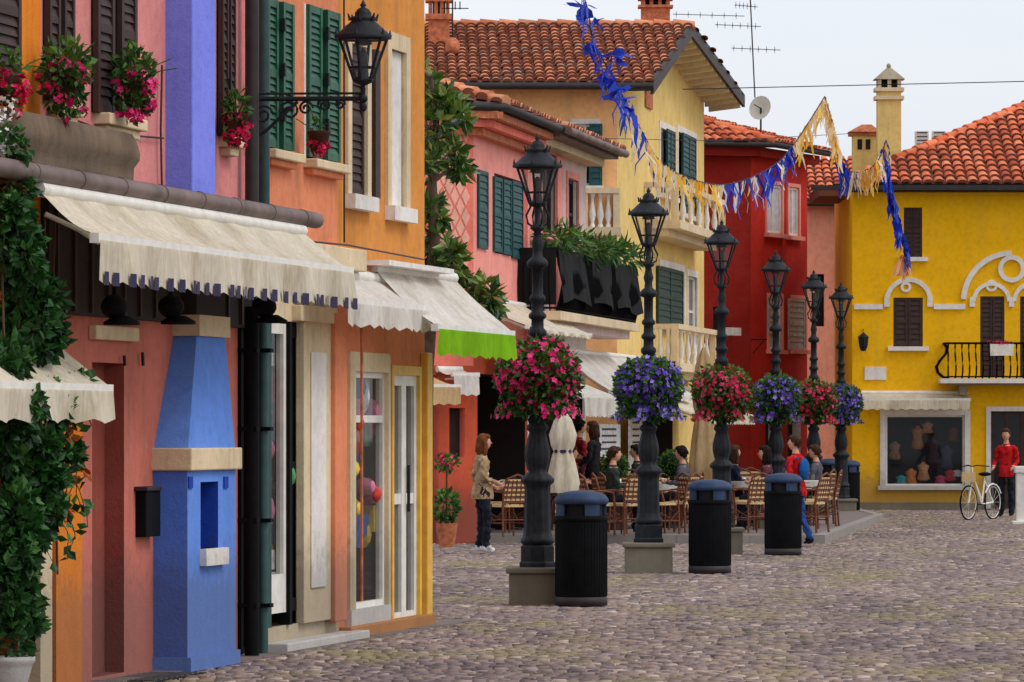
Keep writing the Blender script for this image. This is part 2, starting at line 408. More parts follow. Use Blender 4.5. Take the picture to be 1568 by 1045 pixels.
# ================================================================= ground
def build_ground():
    m,nt,b=newmat('joint_sand'); p=geo(nt)
    c=ramp(nt,noise(nt,.5,6,mapping(nt,p,1,.5,1)),[(.35,C(98,88,80)),(.55,C(116,104,88)),(.7,C(118,112,62))])
    nt.links.new(c,b.inputs['Base Color']); b.inputs['Roughness'].default_value=.95
    mb=MB(); mb.quad((-300,-60,-.022),(300,-60,-.022),(300,700,-.022),(-300,700,-.022),m); mb.obj('ground')
    m2,nt,b=newmat('porphyry_setts'); p=geo(nt)
    a=nt.nodes.new('ShaderNodeAttribute'); a.attribute_name='rnd'
    c=ramp(nt,a.outputs['Fac'],[(0,C(88,78,80)),(.25,C(126,112,110)),(.5,C(146,130,126)),(.75,C(148,128,114)),(1,C(202,184,172))])
    big=ramp(nt,noise(nt,.45,6,mapping(nt,p,1,.35,1),.65),[(.35,(.70,.69,.72,1)),(.62,(1.06,1.03,1.0,1))])
    c=mixcol(nt,c,big,1.0,'MULTIPLY')
    mo=ramp(nt,noise(nt,.6,8,mapping(nt,p,1,.4,1),.75),[(.50,(0,0,0,1)),(.66,(.7,.7,.7,1))])
    c=mixcol(nt,c,C(142,134,74),mo)
    nt.links.new(c,b.inputs['Base Color']); b.inputs['Roughness'].default_value=.8; b.inputs['Specular IOR Level'].default_value=.25
    s=.11; X=[];Y=[]
    y=30.0
    while y<112:
        x0=max(-.115*y-1,-3.6+(y-31)*.2-.4 if y<45 else -9); x1=.118*y+.6; n=int((x1-x0)/s)
        xs=x0+np.arange(n)*s+np.random.uniform(0,s); xs=xs+np.random.uniform(-.014,.014,n)
        ys=y+.06*np.sin(xs*1.1)+.03*np.sin(xs*4.1+y)+np.random.uniform(-.022,.022,n)
        X.append(xs);Y.append(ys); y+=s
    X=np.concatenate(X);Y=np.concatenate(Y)
    n=len(X); an=np.random.uniform(-.25,.25,n); h=np.random.uniform(-.010,.004,n)
    sw=np.random.uniform(.80,1.03,n)
    tx=np.random.uniform(-.08,.08,n); ty=np.random.uniform(-.08,.08,n)
    co=np.zeros((n,8,3)); cor=[(-1,-1),(1,-1),(1,1),(-1,1)]
    for k in range(8):
        hs=(s*.49 if k<4 else s*.38)*sw; cx,cy=cor[k%4]; lx=cx*hs; ly=cy*hs
        co[:,k,0]=X+lx*np.cos(an)-ly*np.sin(an); co[:,k,1]=Y+lx*np.sin(an)+ly*np.cos(an)
        co[:,k,2]=(-.026 if k<4 else 0)+(0 if k<4 else 1)*(h+lx*tx+ly*ty)
    fa=np.array([(4,5,6,7),(0,1,5,4),(1,2,6,5),(2,3,7,6),(3,0,4,7)])
    F=(np.arange(n)[:,None,None]*8+fa[None]).reshape(-1)
    me=bpy.data.meshes.new('cobblestone_paving'); me.vertices.add(n*8); me.vertices.foreach_set('co',co.reshape(-1))
    me.loops.add(len(F)); me.loops.foreach_set('vertex_index',F.astype(np.int32))
    me.polygons.add(n*5); me.polygons.foreach_set('loop_start',np.arange(n*5,dtype=np.int32)*4); me.polygons.foreach_set('loop_total',np.full(n*5,4,dtype=np.int32))
    me.update(calc_edges=True)
    at=me.attributes.new('rnd','FLOAT','FACE'); at.data.foreach_set('value',np.repeat(np.random.beta(1.5,1.7,n),5))
    me.materials.append(m2); o=bpy.data.objects.new('cobblestone_paving',me); sc.collection.objects.link(o)
build_ground()
pv=stucco('pavement_slabs',C(154,138,130),stain=.45)
kb=stucco('kerb_stone',C(184,174,164),stain=.4)
mb=MB(); H=.12
top=[V((p.x,p.y,H)) for p in (G(560,833),G(700,831),G(1262,833),G(1352,798),G(1300,784),V((1.0,125,0)),V((-9,110,0)))]
mb.poly(top,pv)
for i in range(len(top)):
    a,b=top[i],top[(i+1)%len(top)]; mb.quad(a,b,V((b.x,b.y,-.03)),V((a.x,a.y,-.03)),kb)
for i in (0,1,2,3):
    a,b=top[i],top[i+1]; d=(b-a).normalized(); nn=V((d.y,-d.x,0))
    n=max(1,int((b-a).length/1.0))
    for k in range(n):
        p=a.lerp(b,k/n)+d*.006;q=a.lerp(b,(k+1)/n)-d*.006
        mb.hexa([p+nn*.01-Z*.16,q+nn*.01-Z*.16,q-nn*.17-Z*.1,p-nn*.17-Z*.1,p+nn*.01+Z*.006,q+nn*.01+Z*.006,q-nn*.17+Z*.006,p-nn*.17+Z*.006],kb)
mb.obj('pavement')

# ================================================================= FACADE A
FA=Fr(G(0,1069),G(650,957))
HA=7.4
def roofA(name,par,u0,u1):
    mb=MB(); zz=HA+.05
    roof(mb,[FA.w(u0,zz,.45),FA.w(u1,zz,.45),FA.w(u1,zz+1.9,-3.6),FA.w(u0,zz+1.9,-3.6)],FA.U,M['tile'],dx=.3,dy=.5); mb.obj(name,par)
uA=lambda x,o=0: FA.u(x,o)

par=empty('orange_house'); mb=MB()
u0=uA(-420);u1=uA(62)
wA=[FA.R(-60,22,-120,140)]
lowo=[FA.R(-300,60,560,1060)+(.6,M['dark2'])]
wall(mb,FA,u0,u1,0,HA,wA+lowo,M['orange'],.06); mb.obj('walls',par)
mb=MB(); r=wA[0]; shutter(mb,FA,r[0],(r[0]+r[1])/2,r[2],r[3],.01,M['brown']); shutter(mb,FA,(r[0]+r[1])/2,r[1],r[2],r[3],.01,M['brown']); mb.obj('shutters',par)
roofA('roof',par,u0,u1)
mb=MB(); FA.pbox(mb,86,126,560,1052,-.05,.10,M['orange']); FA.pbox(mb,62,80,560,1056,-.05,.1,M['cream']); mb.obj('pillars',par)

par=empty('pink_house'); mb=MB()
u0=uA(62);u1=uA(395)
wp=[FA.R(66,102,-90,158),FA.R(140,198,-80,178),FA.R(332,350,-80,210)]
lo=[FA.R(141,190,556,1034)+(.14,M['pinkdoor'],M['pinkdoor']),FA.R(364,399,480,1000)+(.8,M['dark'],M['dark'])]
zb=FA.z(230,300)
wall(mb,FA,u0,u1,0,HA,wp+lo,M['pink'],.06,bandz=zb,bandmat=M['pinklow']); mb.obj('walls',par)
mb=MB()
for r in wp:
    w=(r[1]-r[0])
    shutter(mb,FA,r[0]-.02,r[0]+w*.42,r[2],r[3],.015,M['brown']); shutter(mb,FA,r[1]-w*.40,r[1]+.02,r[2],r[3],.015,M['brown'])
    for hz in (.25,.75): FA.box(mb,r[0]+w*.36,r[0]+w*.42,r[2]+(r[3]-r[2])*hz,r[2]+(r[3]-r[2])*hz+.08,.05,.075,M['iron'])
mb.obj('shutters',par)
mb=MB()
for r in wp: FA.box(mb,r[0]+.05,r[1]+.05,r[2]-.08,r[2],-.1,.12,M['cream']); FA.box(mb,r[0]+.1,r[1],r[2]-.14,r[2]-.08,-.1,.08,M['cream'])
FA.pbox(mb,148,214,500,522,0,.06,M['cream'])
mb.obj('sills',par,.01)
roofA('roof',par,u0,u1)
mb=MB()
z0=FA.z(200,296,.2); z1=FA.z(200,205,.2)
nu=26; nz=7
vs=[];fs=[]
ue=FA.u(222,.2); us_=FA.u(-120,.2)
for i in range(nu+1):
    t=i/nu; uu=us_+(ue-us_)*t
    for j in range(nz+1):
        q=j/nz; zz=z0+(z1-z0)*q
        e=max(0,(uu-(ue-.5))/.5); rad=1-e*e*.35
        zz=(z0+z1)/2+(zz-(z0+z1)/2)*rad
        vs.append(FA.w(uu,zz,.2-.10*e**3-.03*abs(2*q-1)**4+random.uniform(-.007,.007)+(.04 if q>.45 else 0)))
for i in range(nu):
    for j in range(nz): a=i*(nz+1)+j; fs.append((a,a+nz+1,a+nz+2,a+1))
mb.add(vs,fs,M['stone'],smooth=True)
b0=[vs[nu*(nz+1)+j] for j in range(nz+1)]
for j in range(nz): mb.quad(b0[j],b0[j+1],b0[j+1]-FA.N*.3,b0[j]-FA.N*.3,M['stone'])
for i in range(nu):
    for j in (0,nz): a=vs[i*(nz+1)+j];b=vs[(i+1)*(nz+1)+j]; mb.quad(a,b,b-FA.N*.3,a-FA.N*.3,M['stone'])
mb.obj('stone_ledge',par)
mb=MB(); o=.42
ua=FA.u(-60,o);ub=FA.u(488,o); zg=FA.z(488,352,o)
FA.box(mb,ua,ub-.02,zg+.02,zg+.09,-.05,o-.04,M['dkgut'])
mb.tube([FA.w(ua,zg+.07,o-.02),FA.w(ub,zg+.07,o-.02)],.062,M['gutter'],12)
mb.tube([FA.w(ua,zg+.12,.1),FA.w(ub-.4,zg+.12,.1)],.05,M['gutter'],10)
for i in range(9): uu=ua+(ub-ua)*(i+.5)/9; mb.tube([FA.w(uu,zg+.07,o-.02),FA.w(uu+.03,zg+.07,o-.02)],.067,M['gutter'],12)
mb.obj('canopy_gutter',par)
mb=MB(); zf=FA.z(230,492)
FA.box(mb,uA(62),uA(398),zf,zg+.02,-.02,.06,M['dark2']);  # dark panel with battens, added to paint the shade under the canopy
for i in range(14): a=uA(70)+i*(uA(395)-uA(70))/14; FA.box(mb,a,a+.04,zf+.02,zg,.06,.085,M['brown'])
mb.obj('canopy_shade_boards',par)
mb=MB()
for x in (175,262,405):
    c=FA.p(x,470,.42); mb.tube([c+Z*.25,c],.012,M['black'],6)
    mb.ell(c,.09,.16,.08,M['black']); mb.lathe([(.05,-.06),(.12,-.10),(.12,-.12)],c+FA.N*.05,M['black'],12)
mb.obj('spotlights',par)
mb=MB(); r=lo[1]; 
FA.box(mb,r[0]+.02,r[0]+.1,r[2],r[3],-.1,.02,M['black']); glassframe(mb,FA,(r[0]+.1,r[1],r[2],r[3]),-.06,M['black'],.04,1); mb.obj('shop_door',par)
mb=MB(); FA.pbox(mb,224,246,745,822,0,.08,M['black']); FA.pbox(mb,226,248,745,752,0,.10,M['dkgut']); mb.obj('meter_box',par,.008)
mb=MB(); c=uA(236); mb.tube([FA.w(c,0,.04),FA.w(c,FA.z(236,820),.04)],.02,M['orange'],8); mb.obj('conduit',par)
mb=MB(); mb.tube([FA.p(248,100,.03),FA.p(246,200,.03),FA.p(248,298,.03)],.008,M['dkgut'],5); mb.tube([FA.p(100,178,.03),FA.p(170,205,.03),FA.p(250,212,.03)],.007,M['dkgut'],5)
mb.tube([FA.p(190,545,.03),FA.p(191,560,.03)],.012,M['iron'],5); mb.tube([FA.p(218,540,.03),FA.p(219,560,.03)],.012,M['iron'],5); mb.obj('cable',par)

par=empty('blue_chimney')
mb=MB()
ul=FA.u(295,.2);ur=FA.u(330,.2)
FA.box(mb,ul,ur,FA.z(312,322,.2),HA-.2,-.05,.2,M['blue'])
mb.obj('upper_stack',par,.01)
mb=MB(); d=.25
a=FA.u(287,d);b=FA.u(361,d); zt=FA.z(324,720,d); z2=FA.z(324,686,d)
n0=FA.R(307,334,738,840,d)
def quadw(u0,u1,z0,z1,o,mat): mb.quad(FA.w(u0,z0,o),FA.w(u1,z0,o),FA.w(u1,z1,o),FA.w(u0,z1,o),mat)
quadw(a,n0[0],0,zt,d,M['blue2']);quadw(n0[1],b,0,zt,d,M['blue2']);quadw(n0[0],n0[1],0,n0[2],d,M['blue2']);quadw(n0[0],n0[1],n0[3],zt,d,M['blue2'])
for uu in (n0[0],n0[1]): mb.quad(FA.w(uu,n0[2],d),FA.w(uu,n0[3],d),FA.w(uu,n0[3],.02),FA.w(uu,n0[2],.02),M['blued'])
for zz in (n0[2],n0[3]): mb.quad(FA.w(n0[0],zz,d),FA.w(n0[1],zz,d),FA.w(n0[1],zz,.02),FA.w(n0[0],zz,.02),M['blued'])
quadw(n0[0],n0[1],n0[2],n0[3],.02,M['blued'])
bside=stucco('shaded_side_blue_stucco',C(84,120,212),var=.05,stain=.25)  # darker copy of the base blue, shade painted into the side faces
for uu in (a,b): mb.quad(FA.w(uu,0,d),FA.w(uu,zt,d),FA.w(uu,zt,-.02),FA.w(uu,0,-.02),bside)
FA.box(mb,n0[0]-.02,n0[1]+.12,n0[2]-.12,n0[2],d-.1,d+.05,M['white'])
for x in (293,347): FA.pbox(mb,x-3,x+3,730,748,d,d+.012,M['blued'])
FA.box(mb,a-.02,b+.02,0,.1,0,d+.03,M['blue2'])
mb.obj('base',par)
mb=MB(); FA.box(mb,a-.03,b+.04,zt,z2,-.02,d+.04,M['cream']); mb.obj('ledge',par,.01)
mb=MB(); z3=FA.z(322,516,.17); ta=FA.u(301,.17);tb=FA.u(345,.17)
mb.hexa([FA.w(a+.02,z2,d),FA.w(b-.02,z2,d),FA.w(b-.02,z2,0),FA.w(a+.02,z2,0),FA.w(ta,z3,.17),FA.w(tb,z3,.17),FA.w(tb,z3,0),FA.w(ta,z3,0)],M['blue2'])
FA.box(mb,ta-.03,tb+.03,z3,z3+.15,0,.2,M['cream']); FA.box(mb,ta,tb,z3+.15,FA.z(312,322,.2),0,.17,M['dark2']); mb.obj('flared_hood',par)  # stack above the capital coloured dark, painting the awning's shade

GC=[C(210,70,64),C(230,196,80),C(60,110,180),C(230,230,226),C(220,130,160),C(80,150,90)]
def goods(mb,F,r,n,z0,z1,d0,d1,s=.09):
    for i in range(n):
        c=F.w(random.uniform(r[0]+.1,r[1]+.2),random.uniform(z0,z1),-random.uniform(d0,d1)); k=i%6
        m=cm('goods%d'%k,GC[k])
        if random.random()<.5: mb.ell(c,s,s,random.uniform(.7,2)*s,m,8,6)
        else: h=random.uniform(.8,2.2)*s; F.box(mb,(c-F.O).dot(F.U)-s*1.4,(c-F.O).dot(F.U)+s*1.4,c.z-h,c.z+h,-d1-.03,-random.uniform(d0,d1),m)
par=empty('salmon_house'); mb=MB()
u0=uA(395);u1=uA(517)
ws=[FA.R(400,441,2,232),FA.R(464,512,14,248)]
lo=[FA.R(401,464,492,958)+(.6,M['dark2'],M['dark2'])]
wall(mb,FA,u0,u1,0,HA,ws+lo,M['salmon'],.05,reveal=M['white'],bandz=FA.z(460,380),bandmat=M['cream']); mb.obj('walls',par)
mb=MB()
for r in ws:
    w=r[1]-r[0]; FA.box(mb,r[0],r[0]+.05,r[2],r[3],-.04,.012,M['white'])
    shutter(mb,FA,r[0]+.06,r[0]+w*.47,r[2]+.02,r[3],.0,M['green'],.05); shutter(mb,FA,r[0]+w*.56,r[1]-.02,r[2]+.02,r[3],.02,M['green'],.05)
    for hz in (.2,.5,.8): FA.box(mb,r[0]+w*.5,r[0]+w*.56,r[2]+(r[3]-r[2])*hz,r[2]+(r[3]-r[2])*hz+.1,.05,.08,M['iron'])
mb.obj('shutters',par)
mb=MB()
for r in ws: FA.box(mb,r[0]+.0,r[1]+.1,r[2]-.07,r[2],-.1,.12,M['cream']); FA.box(mb,r[0]+.06,r[1]+.04,r[2]-.12,r[2]-.07,-.1,.07,M['salmon'])
mb.obj('sills',par,.01)
mb=MB(); r=lo[0]
w=r[1]-r[0]
FA.box(mb,r[0],r[0]+w*.14,r[2],r[3],-.06,.03,M['green2'])
glassframe(mb,FA,(r[0]+w*.15,r[0]+w*.58,r[2]+.1,r[3]-.02),-.03,M['alu'],.08,0,0); FA.box(mb,r[0]+w*.23,r[0]+w*.52,r[2]+.18,r[2]+.40,-.05,.0,M['alu'])
glassframe(mb,FA,(r[0]+w*.64,r[1]-.02,r[2]+.1,r[3]-.02),-.04,M['black'],.10,0,1)
FA.box(mb,r[0]+w*.58,r[0]+w*.64,r[2],r[3],-.06,.03,M['black'])
mb.obj('shop_entrance',par)
mb=MB(); goods(mb,FA,(r[0],r[1]),46,.5,2.1,.06,.2,.08); FA.box(mb,r[0],r[1]+.3,2.2,2.3,-.3,-.08,M['alu']); mb.obj('shop_goods',par)
mb=MB(); FA.pbox(mb,466,510,486,952,-.02,.05,M['cream']); FA.pbox(mb,462,513,470,494,-.02,.08,M['cream']); FA.pbox(mb,478,500,540,900,.05,.065,M['white']); mb.obj('pilaster',par,.01)
roofA('roof',par,u0,u1)
mb=MB(); FA.pbox(mb,430,562,374,408,-.02,.14,M['cream']); mb.obj('band',par,.01)
mb=MB(); c=uA(366); mb.tube([FA.w(c,FA.z(366,335),.1),FA.w(c,HA,.1)],.052,M['dkgut'],12); mb.tube([FA.w(c,0,.1),FA.w(c,FA.z(366,470),.1)],.055,M['black'],12)
c=uA(389); mb.tube([FA.w(c,FA.z(389,330),.08),FA.w(c,HA,.08)],.042,M['pipeg'],12)
c=uA(387); mb.tube([FA.w(c,0,.08),FA.w(c,FA.z(387,490),.08)],.04,M['pipeg'],12)
for x in (366,387):
    for y in (540,660,800,930): FA.box(mb,uA(x)-.05,uA(x)+.05,FA.z(x,y),FA.z(x,y)+.03,0,.15,M['black'])
mb.obj('downpipes',par)

par=empty('ochre_house'); mb=MB()
u0=uA(517);u1=uA(650)
wo=[FA.R(534,558,70,300),FA.R(595,618,78,318)]
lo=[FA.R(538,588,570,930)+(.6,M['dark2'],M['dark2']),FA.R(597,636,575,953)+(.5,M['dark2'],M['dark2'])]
wall(mb,FA,u0,u1,0,HA,wo+lo,M['ochre'],.06,reveal=M['cream'],bandz=FA.z(580,415),bandmat=M['salmon']); mb.obj('walls',par)
mb=MB()
for i,r in enumerate(wo):
    surround(mb,FA,r,.14,M['cream'],.03,sill=False)
    FA.box(mb,r[0]-.14,r[1]+.16,r[2]-.12,r[2],-.1,.09,M['white'])
mb.obj('window_frames',par)
mb=MB(); r=wo[0]; shutter(mb,FA,r[0]+.04,r[1],r[2],r[3],-.04,M['brown']); r=wo[1]; FA.box(mb,r[0],r[1],r[2],r[3],-.05,-.02,M['white']); FA.box(mb,r[0],r[0]+.05,r[2],r[3],-.02,.01,M['dkgut'])
FA.box(mb,wo[0][1]+.16,wo[0][1]+.34,wo[0][2],wo[0][3],.02,.06,M['brown']); mb.obj('shutters',par)
mb=MB(); r=lo[0]; FA.box(mb,r[0]-.2,r[1]+.06,r[2]-.14,r[2],-.06,.05,M['white']); FA.box(mb,r[0]-.2,r[0],r[2],r[3]+.16,-.04,.04,M['cream']); FA.box(mb,r[1],r[1]+.08,r[2],r[3]+.16,-.04,.04,M['cream'])
FA.box(mb,r[0],r[1],r[3],r[3]+.16,-.04,.04,M['cream']); glassframe(mb,FA,r,-.03,M['alu'],.05,0,0)
FA.box(mb,r[0]+.05,r[1]-.05,r[3]-.42,r[3]-.36,-.05,-.0,M['alu'])
mb.obj('shop_window',par)
mb=MB(); goods(mb,FA,(r[0],r[1]),38,.7,2.1,.06,.2,.09); mb.obj('shop_goods',par)
mb=MB(); r=lo[1]; w=r[1]-r[0]
FA.box(mb,r[0]-.08,r[0],r[2],r[3]+.08,-.04,.04,M['yelframe']);FA.box(mb,r[1],r[1]+.08,r[2],r[3]+.08,-.04,.04,M['yelframe']);FA.box(mb,r[0],r[1],r[3],r[3]+.08,-.04,.04,M['yelframe'])
glassframe(mb,FA,(r[0],r[0]+w/2,r[2],r[3]),-.02,M['alu'],.09,0,1); glassframe(mb,FA,(r[0]+w/2,r[1],r[2],r[3]),-.02,M['alu'],.09,0,1)
mb.tube([FA.w(r[0]+w*.55,1.0,.04),FA.w(r[0]+w*.55,1.4,.04)],.014,M['iron'],6)
mb.obj('shop_door',par)
mb=MB(); FA.pbox(mb,514,532,480,952,0,.09,M['salmon']); FA.box(mb,u1-.18,u1+.02,0,FA.z(640,540),0,.07,M['yelframe']); FA.box(mb,uA(520),u1+.02,0,.10,0,.10,M['ochre']); mb.obj('pilasters',par,.01)
mb=MB(); FA.box(mb,uA(560),u1+.3,FA.z(600,408,.15),FA.z(600,400,.15),0,.2,M['white']); mb.obj('ledge',par)
roofA('roof',par,u0,u1)
mb=MB(); mb.tube([FA.w(uA(532),0.3,.12),FA.w(uA(532),FA.z(532,500),.12)],.012,M['rust'],6)
mb.tube([FA.w(uA(400),FA.z(455,372),.05),FA.w(uA(520),FA.z(455,366),.07),FA.w(uA(640),FA.z(455,370),.05)],.008,M['dkgut'],5)
mb.tube([FA.w(uA(520),FA.z(520,372),.04),FA.w(uA(519),HA,.04)],.008,M['dkgut'],5)
mb.obj('cable',par)

def awn(name,F,xf0,xf1,xr,yr,of,xb,yb,ob,drop,mat,**k):
    u0=F.u(xf0,of);u1=F.u(xf1,of);zf=F.z(xr,yr,of);zb=F.z(xb,yb,ob)
    return awning(name,F,u0,u1,ob,zb,of,zf,drop,mat,**k)
awn('shop_awning',FA,148,537,537,412,.78,488,358,.40,.31,M['cream_cloth'],trim=M['navy'],scal=.24)
awn('shop_awning',FA,528,654,654,471,.42,560,425,.03,.22,M['white_cloth'],scal=.3)
awn('shop_awning',FA,668,785,785,509,.56,650,420,.02,.26,M['white_cloth'],vmat=M['lime_cloth'],scal=.3)
awn('shop_awning',FA,-60,168,168,592,.55,20,500,.1,.24,M['cream_cloth'],scal=.5)

# ================================================================= lamps
def lantern(mb,c,k=1.0):
    c=V(c)
    hexp=lambda r,z,i:c+V((r*k*math.cos(math.pi/3*i+.3),r*k*math.sin(math.pi/3*i+.3),z*k))
    for i in range(6):
        mb.tube([hexp(.085,0,i),hexp(.215,.36,i)],.013*k,M['iron'],6)
        mb.tube([hexp(.215,.36,i),hexp(.215,.36,i+1)],.016*k,M['iron'],6)
        mb.tube([hexp(.085,0,i),hexp(.085,0,i+1)],.016*k,M['iron'],6)
        mb.tube([hexp(.125,.11,i),hexp(.125,.11,i+1)],.008*k,M['iron'],5)
        mb.quad(hexp(.085,0,i),hexp(.085,0,i+1),hexp(.212,.355,i+1),hexp(.212,.355,i),M['lglass'])
        p=hexp(.245,.39,i); mb.tube([p,p+Z*.05*k],[.016*k,.004*k],M['iron'],5)
        p=hexp(.115,.52,i); mb.tube([p,p+Z*.06*k+(p-c-Z*.52*k)*.2],[.018*k,.006*k],M['iron'],5)
    L=[(.255,.36),(.26,.385),(.24,.395),(.20,.43),(.14,.485),(.105,.515),(.12,.53),(.115,.545),(.075,.56),(.075,.585),(.05,.62),(.018,.635),(.03,.655),(.018,.67),(.004,.70)]
    mb.lathe([(a*k,b*k) for a,b in L],c,M['iron'],12,rot=.3)
    mb.lathe([(a*k,b*k) for a,b in [(.02,-.05),(.085,-.02),(.085,.0),(.05,.03),(.045,.09),(.02,.1)]],c,M['iron'],12)
    mb.lathe([(a*k,b*k) for a,b in [(.02,.1),(.04,.14),(.045,.2),(.03,.25),(.01,.27)]],c,M['dkgut'],10)
    mb.lathe([(a*k,b*k) for a,b in [(.03,.36),(.07,.34),(.08,.31),(.02,.30)]],c,M['iron'],10)
def scroll(mb,c,ax,r0,turns,mat,r=.011,flip=1):
    pts=[]
    for i in range(26):
        t=i/25; an=t*turns*2*math.pi; rr=r0*(1-.8*t)
        pts.append(V(c)+ax*(rr*math.cos(an))*flip+Z*(rr*math.sin(an)))
    mb.tube(pts,r,mat,6)
def lamp(px,py,fl):
    par=empty('street_lamp'); b=G(px,py)
    mb=MB(); mb.box(b.x-.28,b.x+.28,b.y-.28,b.y+.28,-.03,.30,M['conc']); mb.box(b.x-.31,b.x+.31,b.y-.31,b.y+.31,.303,.36,M['conc']); mb.obj('plinth',par,.015)
    mb=MB()
    mb.lathe([(.19,.36),(.19,.40),(.175,.42),(.175,.56),(.15,.585)],b,M['iron'],8,smooth=False,rot=math.pi/8)
    prof=[(.15,.585),(.165,.60),(.165,.63),(.135,.66),(.125,.72),(.118,1.10),(.12,1.16),(.15,1.19),(.155,1.22),(.12,1.26),
      (.085,1.29),(.10,1.34),(.118,1.42),(.118,1.50),(.095,1.60),(.075,1.68),(.10,1.71),(.10,1.74),(.07,1.77),(.065,2.0),(.062,2.6),(.085,2.63),(.085,2.67),(.058,2.70),(.056,2.78),(.08,2.80),(.08,2.83),(.055,2.86),
      (.053,2.95),(.075,2.97),(.075,3.0),(.052,3.03),(.05,3.1),(.052,3.28),(.10,3.30),(.105,3.34),(.085,3.37),(.05,3.40),(.045,3.46),(.06,3.52),(.045,3.58),(.035,3.64),(.07,3.67),(.07,3.69),(.032,3.72),(.03,3.90)]
    mb.lathe(prof,b,M['iron'],30,flute=.07,fz=(.66,3.28),fn=10)
    for i in range(4):
        an=math.pi/2*i+.4; d=V((math.cos(an),math.sin(an),0))
        mb.tube([b+Z*3.68+d*.03,b+Z*3.72+d*.10,b+Z*3.80+d*.12,b+Z*3.88+d*.075,b+Z*3.92+d*.08],.011,M['iron'],6)
        mb.tube([b+Z*2.0+d*.05,b+Z*1.92+d*.2,b+Z*1.98+d*.34,b+Z*2.1+d*.38],.012,M['iron'],6)
    mb.obj('post',par)
    mb=MB(); lantern(mb,b+Z*3.92,.97); mb.obj('lantern',par)
    mb=MB(); c=b+Z*2.23; s=random.uniform(.88,.94)
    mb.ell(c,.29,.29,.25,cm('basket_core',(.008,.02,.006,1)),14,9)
    lumps=[(V((q.x*.13,q.y*.13,q.z*.12)),random.uniform(.72,.98)) for q in [rv() for _ in range(9)]]
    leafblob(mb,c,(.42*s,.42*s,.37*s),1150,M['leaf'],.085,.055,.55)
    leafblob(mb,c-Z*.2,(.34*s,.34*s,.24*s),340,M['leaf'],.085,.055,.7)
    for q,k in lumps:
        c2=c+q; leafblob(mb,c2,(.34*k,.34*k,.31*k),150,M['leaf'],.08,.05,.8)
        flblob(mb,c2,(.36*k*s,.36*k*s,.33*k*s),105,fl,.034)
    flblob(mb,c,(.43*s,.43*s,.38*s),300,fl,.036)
    for i in range(34):
        an=random.random()*6.28; p=c+V((math.cos(an)*.30,math.sin(an)*.30,-.22)); 
        for k in range(5): 
            p2=p+V((math.cos(an)*.03,math.sin(an)*.03,-.035)); mb.leaf(p,rv()+V((0,0,-.6)),rv(),.06,.035,M['leaf'],random.random())
            if random.random()<.5: mb.flower(p2,V((math.cos(an),math.sin(an),0)),.032,fl,random.random())
            p=p2
    mb.obj('flower_basket',par)
for (x,y,fl) in ((823,925,M['pinkfl']),(993,877,M['purfl']),(1105,848,M['redfl']),(1188,820.5,M['purfl']),(1246,803,M['redfl']),(1288,792,M['purfl'])): lamp(x,y,fl)

mb=MB()
wp_=FA.p(383,152,.05); tip=wp_+V((170*39.3/f,-.0,0))+V((0,-.05,0))
ax=(tip-wp_).normalized()
mb.tube([wp_,tip],.018,M['iron'],8); mb.tube([wp_+Z*.04,tip+Z*.04],.010,M['iron'],6)
mb.tube([wp_+Z*.12,wp_-Z*.35],.018,M['iron'],8)
mb.tube([wp_-Z*.32,wp_+ax*.12-Z*.24,wp_+ax*.25-Z*.12,wp_+ax*.36-Z*.02],.014,M['iron'],6)
for (d,r,fl,dz) in ((.10,.075,1,-.12),(.3,.075,-1,-.09),(.42,.055,1,-.07),(.56,.05,-1,-.05),(.68,.04,1,-.045)): scroll(mb,wp_+ax*d+Z*dz,ax,r,1.6,M['iron'],.010,fl)
mb.tube([tip+Z*.08,tip-Z*.1],[.02,.008],M['iron'],8); mb.ell(tip,.035,.035,.035,M['iron'],10,6); mb.ell(tip-Z*.06,.03,.03,.04,M['iron'],10,6)
mb.tube([tip,tip+Z*.12],.016,M['iron'],8)
lantern(mb,tip+Z*.14,.86)
mb.obj('wall_lantern')

# ================================================================= bins
def bin_(px,py):
    b=G(px,py); r=.255
    mb=MB()
    mb.lathe([(r*.92,.0),(r,.01),(r,.085),(r*.96,.09)],b,M['dkgut'],28)
    mb.lathe([(r*.95,.08),(r*.985,.10),(r*.985,.82),(r*.96,.84)],b,M['black'],28)
    for k in range(48):
        an=2*math.pi*k/48
        p=b+V((math.cos(an),math.sin(an),0))*(r*.985); mb.tube([p+Z*.1,p+Z*.82],.003,M['black'],4)
    mb.lathe([(r*1.0,.82),(r*1.03,.83),(r*1.03,.87),(r*.95,.875)],b,M['black'],28)
    mb.lathe([(r*.80,.86),(r*.80,1.03)],b,M['dark'],20)
    for k in range(4):
        a0=math.pi/2*k+.35
        for t in range(3):
            an=a0+(t-1)*.22; p=b+V((math.cos(an),math.sin(an),0))*(r*.97); q=b+V((math.cos(an+.22),math.sin(an+.22),0))*(r*.97)
            n1=V((math.cos(an),math.sin(an),0))*.02;n2=V((math.cos(an+.22),math.sin(an+.22),0))*.02
            mb.hexa([p+Z*.87,q+Z*.87,q+Z*.87-n2,p+Z*.87-n1,p+Z*1.0,q+Z*1.0,q+Z*1.0-n2,p+Z*1.0-n1],M['lid'])
    mb.lathe([(r*.97,.985),(r*1.04,.99),(r*1.04,1.03),(r*1.0,1.045),(r*.9,1.075),(r*.65,1.10),(r*.3,1.115),(.01,1.118)],b,M['lid'],28)
    mb.obj('litter_bin')
for a in ((890,928),(1087,878),(1199,850),(1297,791),(1270,786)): bin_(*a)

